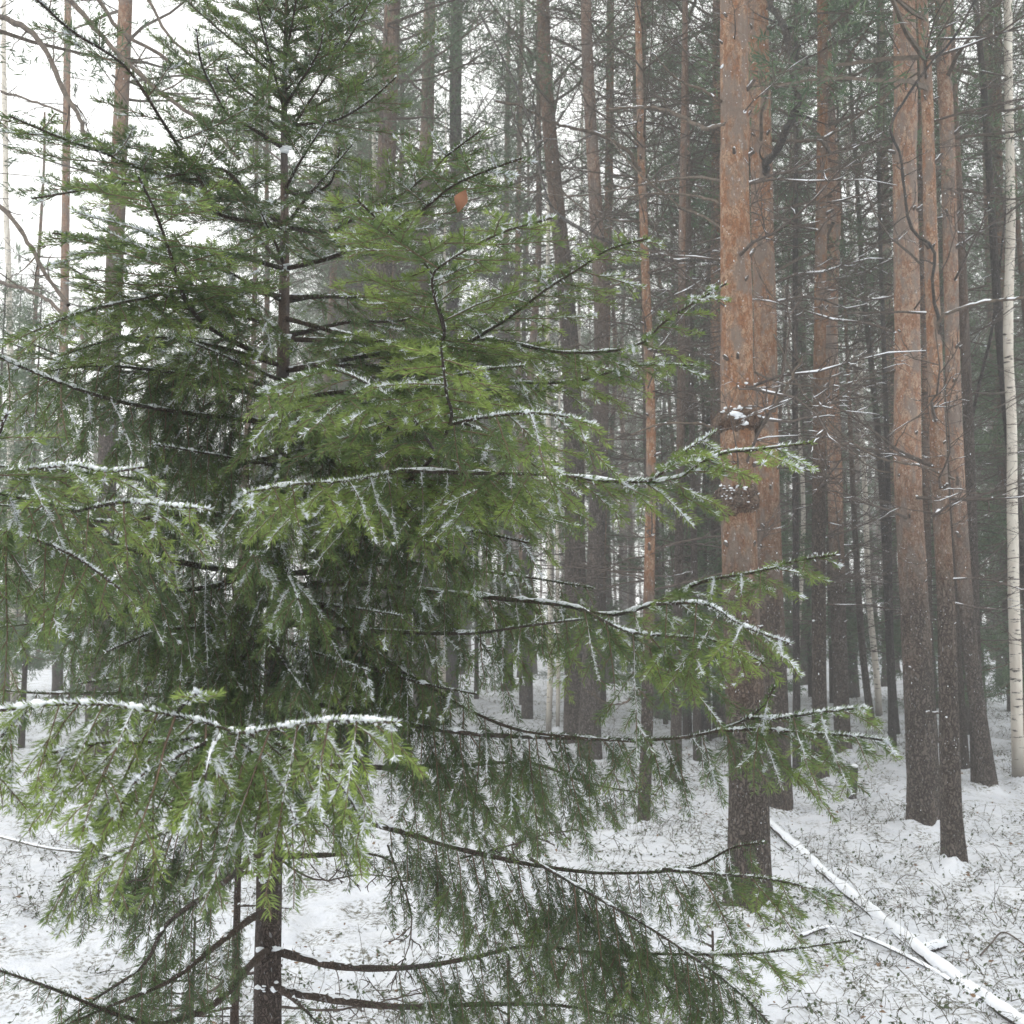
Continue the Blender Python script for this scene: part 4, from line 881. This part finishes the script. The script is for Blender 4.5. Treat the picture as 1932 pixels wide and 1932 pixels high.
for i in range(13):
    y0 = [360, 430, 500, 570, 640, 720, 800, 880, 960, 1040, 1120, 1200, 1280][i]; x0, _ = trunk_pt(y0); p0 = at(x0, y0, DT)
    a = math.pi * 1.5 + rsb.uniform(-.75, .75); L = np.interp(y0, [350, 800, 1300], [.3, .62, .75]) * rsb.uniform(.6, 1.); hor = np.array([math.cos(a), math.sin(a), 0])
    rise = np.interp(y0, [250, 700, 1400], [.55, .05, -.22]); g = np.interp(y0, [250, 700, 1400], [.25, .6, .8])
    P = np.array([p0, p0 + hor * L * .35 + UP * L * .35 * rise, p0 + hor * L * .7 + UP * L * .65 * rise * .9, p0 + hor * L + UP * L * rise * .8])
    spruce_branch(SPR, base, P, .005, .0015, 500 + i, snow=.5, need=.9, lat=.26, g=g, up=.05, young=.35, bare=.1, spacing=.034)
# bare dead twigs low on the trunk
for s, (pp, dd, r0) in enumerate((([(470, 1645), (400, 1655), (330, 1640), (280, 1650)], [2.5, 2.3], .005), ([(905, 1610), (980, 1590), (1045, 1570), (1075, 1585)], [2.3, 2.2], .0022), ([(745, 1632), (775, 1720), (770, 1790), (740, 1850)], [2.4, 2.4], .0025),
        ([(530, 1625), (600, 1660), (690, 1650), (780, 1660)], [2.5, 2.6], .003), ([(500, 1830), (430, 1850), (330, 1905), (240, 1890)], [2.5, 2.6], .004), ([(530, 1900), (640, 1905), (760, 1880), (860, 1865)], [2.5, 2.7], .0035), ([(600, 1150), (640, 1165), (690, 1205), (720, 1240)], [2.4, 2.3], .004))):
    limb(SPR, base, pp, dd, r0, r0 * .4, seed=70 + s, subs=10, snow=.0, subl=.7, name='dead_twig', m=M_dead)
# dead birch leaf caught in the spruce
c = at(880, 378, 1.85); V = []; nL = 9
prof = [0, .007, .012, .0148, .0150, .0128, .009, .0045, 0]
for i in range(nL):
    z = -i / (nL - 1) * .052
    for s in (-1, 0, 1): V.append((s * prof[i] * (.95 if s > 0 else 1.05) + .002 * math.sin(i), (.004 * abs(s) + .003 * math.sin(i * .9)), z))
V = np.array(V); q = np.array([(i * 3 + j, i * 3 + j + 1, i * 3 + j + 4, i * 3 + j + 3) for i in range(nL - 1) for j in (0, 1)])
b = Bag(); b.add(V, q); lf = tag(link('birch_leaf', b.mesh('birch_leaf', [M_leafbrown]), loc=c + np.array([0, -.02, .012])), 'rust-brown dead birch leaf caught on an upper right spruce bough', 'leaf')
lf.rotation_euler = (.15, .3, .5); lf.scale = (.85,) * 3
b = Bag(); Vt, q = tubes(np.array([[(0, 0, 0), (0.001, 0, .006), (.003, 0, .013)]]), np.full((1, 3), .0005), 4); b.add(Vt, q); link('leaf_stalk', b.mesh('leaf_stalk', [M_twig]), lf)

# ------------------------------------------------------------------ young spruces low in the snow and behind
def small_spruce(label, base, H, seed, spread=.5, trunkr=.02, lean=(0, 0), zb=.15, nb=16, need=.55, snow=.5, dens=1., nL=.013, group='young spruces behind the big one', g=.45, young=.35, vis=None):
    rs = np.random.RandomState(seed); t = thing('young_spruce', base, label, 'tree', group)
    z = np.linspace(-.08, H, 24); P = np.stack([lean[0] * z, lean[1] * z, z], 1)
    link('trunk', trunk_bag(P, np.linspace(trunkr, .004, 24), 12, tint=z * 0 + .3).mesh('trunk', [M_sprucebark]), t)
    for i in range(nb):
        f = zb + (1 - zb) * (i + rs.rand() * .6) / nb; zz = f * H; L = spread * (1.08 - f) * rs.uniform(.75, 1.1); a = rs.uniform(0, 6.28) if vis is None else rs.uniform(*vis)
        hor = np.array([math.cos(a), math.sin(a), 0]); p0 = np.array([lean[0] * zz, lean[1] * zz, zz]) + base; rise = .1 + .5 * f - .25 * (1 - f)
        Pb = np.array([p0, p0 + hor * L * .5 + UP * L * .5 * rise, p0 + hor * L + UP * L * rise * .9])
        spruce_branch(t, base, Pb, .005, .0016, seed * 50 + i, snow=snow, need=need, lat=.5 * L, g=g, up=.1, young=young, bare=.15, spacing=.045, nL=nL)
    return t
def gp(px, d): 
    p = at(px, 966, d); return np.array([p[0], p[1], float(gz(p[0], p[1]))])
small_spruce('thin mossy-stemmed young spruce just behind the big trunk', gp(466, 3.3), 1.7, 5, spread=.55, trunkr=.016, nb=13, g=.6)
small_spruce('low bluish young spruce in the snow at bottom centre', gp(960, 3.7), .42, 6, spread=.62, trunkr=.006, zb=.03, nb=11, snow=.9, young=.25)
small_spruce('low young spruce in the snow right of bottom centre', gp(1330, 3.9), .4, 7, spread=.5, trunkr=.006, zb=.03, nb=10, snow=.8, young=.3)
small_spruce('small low spruce beneath the lower left boughs', gp(390, 4.0), .42, 8, spread=.5, trunkr=.006, zb=.03, nb=10, snow=.8, young=.2)
# spruces of the understorey farther back: coarse foliage (a needle is far below a pixel there)
def far_spruce_mesh(rs, H):
    b = Bag(); polys = []; C, D = [], []
    for i in range(int(H * 13)):
        f = .12 + .88 * rs.rand(); z = f * H; L = (1.1 - f) * 1.15 * rs.uniform(.6, 1.1); a = rs.uniform(0, 6.28); d = np.array([math.cos(a), math.sin(a), -.15 + .5 * f])
        P = np.linspace([0, 0, z], np.array([0, 0, z]) + d * L, 6); P[:, 2] -= .08 * np.sin(np.linspace(0, 3, 6)); polys.append((P, np.linspace(.007, .002, 6)))
        for _ in range(int(18 * L / .6) + 4):
            s = rs.uniform(.2, 1); p = np.array([0, 0, z]) + d * L * s + rs.normal(0, .09, 3) * (1.2 - s) - [0, 0, .05]; C.append(p); D.append(unit(d + rs.normal(0, .4, 3) - [0, 0, .5]))
    Vt, q = tubes(np.array([p for p, r in polys]), np.array([r for p, r in polys]), 3); b.add(Vt, q, .3, 0)
    Vt, q, a = tufts(np.array(C), np.array(D), rs, nn=12, L=.08, w=.005); b.add(Vt, q, a, 1); return b.mesh('foliage', [M_twig, M_pineneedle], smooth=False)
rsu = np.random.RandomState(9); FS = [(far_spruce_mesh(rsu, h), h) for h in (3.2, 4.5, 5.5)]
for px, d, v, s in ((1290, 13, 0, 1.), (1520, 19, 2, 1.3), (1840, 17, 2, 1.2), (1430, 12, 1, 1.), (1560, 17.5, 2, 1.2), (1700, 17, 0, 1.2), (1730, 16.5, 2, 1.1), (1250, 15, 1, 1.), (1330, 13, 2, .9), (1830, 15, 2, 1.1), (1900, 12, 1, 1.1), (1130, 17, 2, 1.), (640, 15, 1, 1.), (330, 14, 2, 1.), (240, 13, 1, .9), (60, 12, 2, 1.0), (-10, 15, 2, 1.2), (150, 18, 2, 1.3), (1780, 19, 2, 1.3), (1420, 18, 2, 1.3), (900, 19, 2, 1.3), (20, 20, 2, 1.5), (420, 20, 2, 1.3)):
    me, h = FS[v]; p = gp(px, d); t = thing('young_spruce', p, 'soft green understorey spruce blurred by haze between the pines', 'tree', 'understorey spruces far back'); t.scale = (s, s, s); t.rotation_euler.z = rsu.uniform(0, 6)
    z = np.linspace(-.1, h, 10); b = trunk_bag(np.stack([z * 0, z * 0, z], 1), np.linspace(.035, .006, 10), 7); link('trunk', b.mesh('trunk', [M_sprucebark]), t)
    tag(link('foliage', me, t), kind='stuff')

# ------------------------------------------------------------------ fallen wood
def fallen(label, pix, r, seed, name='fallen_log', cat='log', lift=.6, snow=1.1, group=None, m=None, k=12):
    G = []
    for (x, y) in pix:
        g_, d = ground_at(x, y); G.append(g_ + np.array([0, 0, r * lift]))
    G = np.array(G); loc = G[0].copy(); P, L = resample(G - loc, 60); rs = np.random.RandomState(seed)
    R = np.linspace(r, r * .8, 60) * rs.uniform(.93, 1.07, 60)
    t = thing(name, loc, label, cat, group); b = trunk_bag(P, R, k, bump=.06, flare=0, tint=np.full(60, .3)); link('trunk' if cat == 'log' else 'stick', b.mesh('wood', [m or M_sprucebark]), t)
    if snow:
        # a rounded cushion of snow lying along the top
        n = 60; T = unit(np.gradient(P, axis=0)); S = unit(np.cross(T, UP)); nz = vnoise(np.arange(n) * .5 + seed, np.zeros(n), 16)
        nz = nz * .6 + vnoise(np.arange(n) * 1.7 + seed, np.zeros(n), 17) * .4; h = r * snow * (.35 + 1.1 * nz); w = r * 1.05 * (.75 + .5 * nz); h[0] = h[-1] = .001
        a = np.linspace(-.25, np.pi + .25, 11); V = P[:, None] + S[:, None] * (np.cos(a)[None] * w[:, None])[..., None] + UP * (r * .45 + np.sin(a)[None] * (r * .5 + h[:, None]))[..., None]
        i, j = np.meshgrid(np.arange(n - 1), np.arange(10), indexing='ij'); q = np.stack([i * 11 + j, i * 11 + j + 1, (i + 1) * 11 + j + 1, (i + 1) * 11 + j], -1).reshape(-1, 4)
        b = Bag(); b.add(V.reshape(-1, 3), q); link('snow', b.mesh('snow', [M_snow]), t)
    return t
fallen('long straight fallen log under a smooth ridge of snow', [(1440, 1545), (1560, 1655), (1700, 1770), (1800, 1850), (1960, 1960)], .024, 1, m=M_dark, lift=.4)
fallen('thin fallen pole running into the snowy log from its left', [(1512, 1768), (1568, 1752), (1650, 1778), (1755, 1830), (1850, 1890)], .009, 2, name='fallen_branch', cat='branch', m=M_dark, snow=.6)
fallen('short snow-topped stick right of the long log', [(1738, 1800), (1782, 1787)], .018, 3, name='fallen_branch', cat='branch', m=M_dark)
fallen('bent bare twig rising from the snow at the right edge', [(1850, 1812), (1870, 1790), (1895, 1768), (1945, 1800)], .0045, 4, name='fallen_branch', cat='branch', m=M_dead, lift=5, snow=0)
fallen('thin greenish fallen stem left of the spruce trunk', [(0, 1590), (90, 1612), (180, 1622), (330, 1640)], .010, 6, name='fallen_branch', cat='branch', m=M_stem, lift=4, snow=.2)
# mossy broken stump
G, d, pts = traced((1606, 1507), [(1609, 1475), (1612, 1447)]); t = thing('tree_stump', G, 'short broken mossy stump capped with snow', 'stump')
P, _ = resample(np.array(pts) - G, 14); P[0, 2] -= .08; b = trunk_bag(P, np.linspace(.042, .032, 14), 14, flare=.1); link('stump_wood', b.mesh('stump_wood', [M_dark]), t)
c = P[-1]; Vt, q = blobs(c[None] + np.array([[0, 0, .008]]), np.array([[.038, .036, .022]])); b = Bag(); b.add(Vt, q); link('snow', b.mesh('snow', [M_snow]), t)

# ------------------------------------------------------------------ undergrowth: blueberry stems and leaves poking through the snow
rsg = np.random.RandomState(31); n = 34000
a = np.radians(rsg.uniform(-34, 34, n)); r = 3.4 + 18 * rsg.rand(n) ** 1.35; x, y = r * np.sin(a), r * np.cos(a)
den = vnoise(x * 1.0, y * 1.0, 20) * .55 + vnoise(x * 2.7, y * 2.7, 21) * .45; keep = den > rsg.uniform(.36, .60, n); x, y, r = x[keep], y[keep], r[keep]; n = len(x)
P = [np.stack([x, y, gz(x, y) - .01], 1)]; d = unit(np.stack([rsg.normal(0, .8, n), rsg.normal(0, .8, n), rsg.uniform(.3, 1.3, n)], 1)); L = rsg.uniform(.035, .16, n) * (1 + 1.2 * (rsg.rand(n) < .10))
for i in range(4): d = unit(d + rsg.normal(0, .42, (n, 3)) - np.array([0, 0, .12])); P.append(P[-1] + d * (L / 4)[:, None])
P = np.stack(P, 1); b = Bag(); Vt, q = tubes(P[:, [0, 1, 2, 4]], np.linspace(.0017, .0008, 4)[None] * rsg.uniform(.6, 1.5, (n, 1)) * (.8 + r[:, None] * .05), 3); b.add(Vt, q, 0., 0)
# side twigs
m = int(n * .9); k = rsg.randint(0, n, m); kk = rsg.randint(1, 4, m); p0 = P[k, kk]; dd = unit(unit(P[k, kk + 1] - p0) + rsg.normal(0, .8, (m, 3))); l2 = (L[k] * rsg.uniform(.2, .5, m))[:, None]
Q = np.stack([p0, p0 + dd * l2 * .5, p0 + unit(dd + rsg.normal(0, .3, (m, 3))) * l2], 1); Vt, q = tubes(Q, np.full((m, 3), .0008) * (.7 + r[k][:, None] * .06), 3); b.add(Vt, q, 0., 0)
tag(link('undergrowth', b.mesh('undergrowth', [M_stem])), 'fine bare stems of undergrowth poking through the snow', 'undergrowth', kind='stuff')
def leaf_bag(C, N_, size, rs):
    n = len(C); d = unit(N_); s = unit(np.cross(d, rs.normal(0, 1, (n, 3)))); sz = size[:, None]
    V = np.stack([C, C + d * sz * .5 + s * sz * .3, C + d * sz * .5 - s * sz * .3, C + d * sz], 1); return kites(V)
m = 34000; k = rsg.randint(0, n, m); C = P[k, rsg.randint(1, 5, m)]; Vt, q = leaf_bag(C, rsg.normal(0, 1, (m, 3)), rsg.uniform(.010, .026, m), rsg); b = Bag(); b.add(Vt, q)
tag(link('evergreen_leaves', b.mesh('evergreen_leaves', [M_leafgreen], smooth=False)), 'small dark green leaves of low shrubs above the snow', 'undergrowth', kind='stuff')
m = 1300; a = np.radians(rsg.uniform(-34, 34, m)); r = 3.6 + 9 * rsg.rand(m); x, y = r * np.sin(a), r * np.cos(a); C = np.stack([x, y, gz(x, y) + .004], 1)
Vt, q = leaf_bag(C, np.stack([rsg.normal(0, 1, m), rsg.normal(0, 1, m), rsg.uniform(0, .4, m)], 1), rsg.uniform(.012, .035, m), rsg); b = Bag(); b.add(Vt, q)
tag(link('leaf_litter', b.mesh('leaf_litter', [twig_mat('leaf_litter', (.14, .08, .045), (.26, .17, .10))], smooth=False)), 'scattered brown fallen leaves on the snow', 'leaves', kind='stuff')

# ------------------------------------------------------------------ snow in the air
n = 3200; d = rsg.uniform(2.4, 11, n) ; px = rsg.uniform(-40, 1972, n); py = rsg.uniform(-40, 1700, n)
C = np.array([at(px[i], py[i], d[i]) for i in range(n)]); rr = rsg.uniform(.0007, .0014, n)
Vt, q = blobs(C, np.stack([rr, rr, rr * rsg.uniform(1, 2.6, n)], 1), .3); b = Bag(); b.add(Vt, q)
tag(link('falling_snow', b.mesh('falling_snow', [M_snow])), 'fine snowflakes drifting down in front of the trees', 'snow', kind='stuff')

# haze box round everything
hm = bpy.data.materials.new('haze'); hm.use_nodes = True; nt = hm.node_tree; nt.nodes.remove(nt.nodes['Principled BSDF'])
pv = nt.nodes.new('ShaderNodeVolumePrincipled'); pv.inputs['Color'].default_value = (.955, .96, .955, 1); pv.inputs['Density'].default_value = HAZE_DENSITY
nt.links.new(pv.outputs[0], nt.nodes['Material Output'].inputs['Volume'])
hv = [(-155, -155, -1.6), (155, -155, -1.6), (155, 155, -1.6), (-155, 155, -1.6), (-155, -155, 20.5), (155, -155, 20.5), (155, 155, 20.5), (-155, 155, 20.5)]
hme = bpy.data.meshes.new('haze'); hme.from_pydata(hv, [], [(0, 3, 2, 1), (4, 5, 6, 7), (0, 1, 5, 4), (1, 2, 6, 5), (2, 3, 7, 6), (3, 0, 4, 7)]); hme.materials.append(hm)
tag(link('haze', hme), 'pale snowy haze filling the forest air', kind='stuff')
tot = sum(len(m.polygons) for m in bpy.data.meshes)
cnt_ = {}
for m_ in bpy.data.meshes:
    nm = m_.name.split('.')[0]; cnt_[nm] = cnt_.get(nm, 0) + len(m_.loops) - 2 * len(m_.polygons)
print('TRIS', sum(cnt_.values()), sorted(cnt_.items(), key=lambda t: -t[1])[:12])
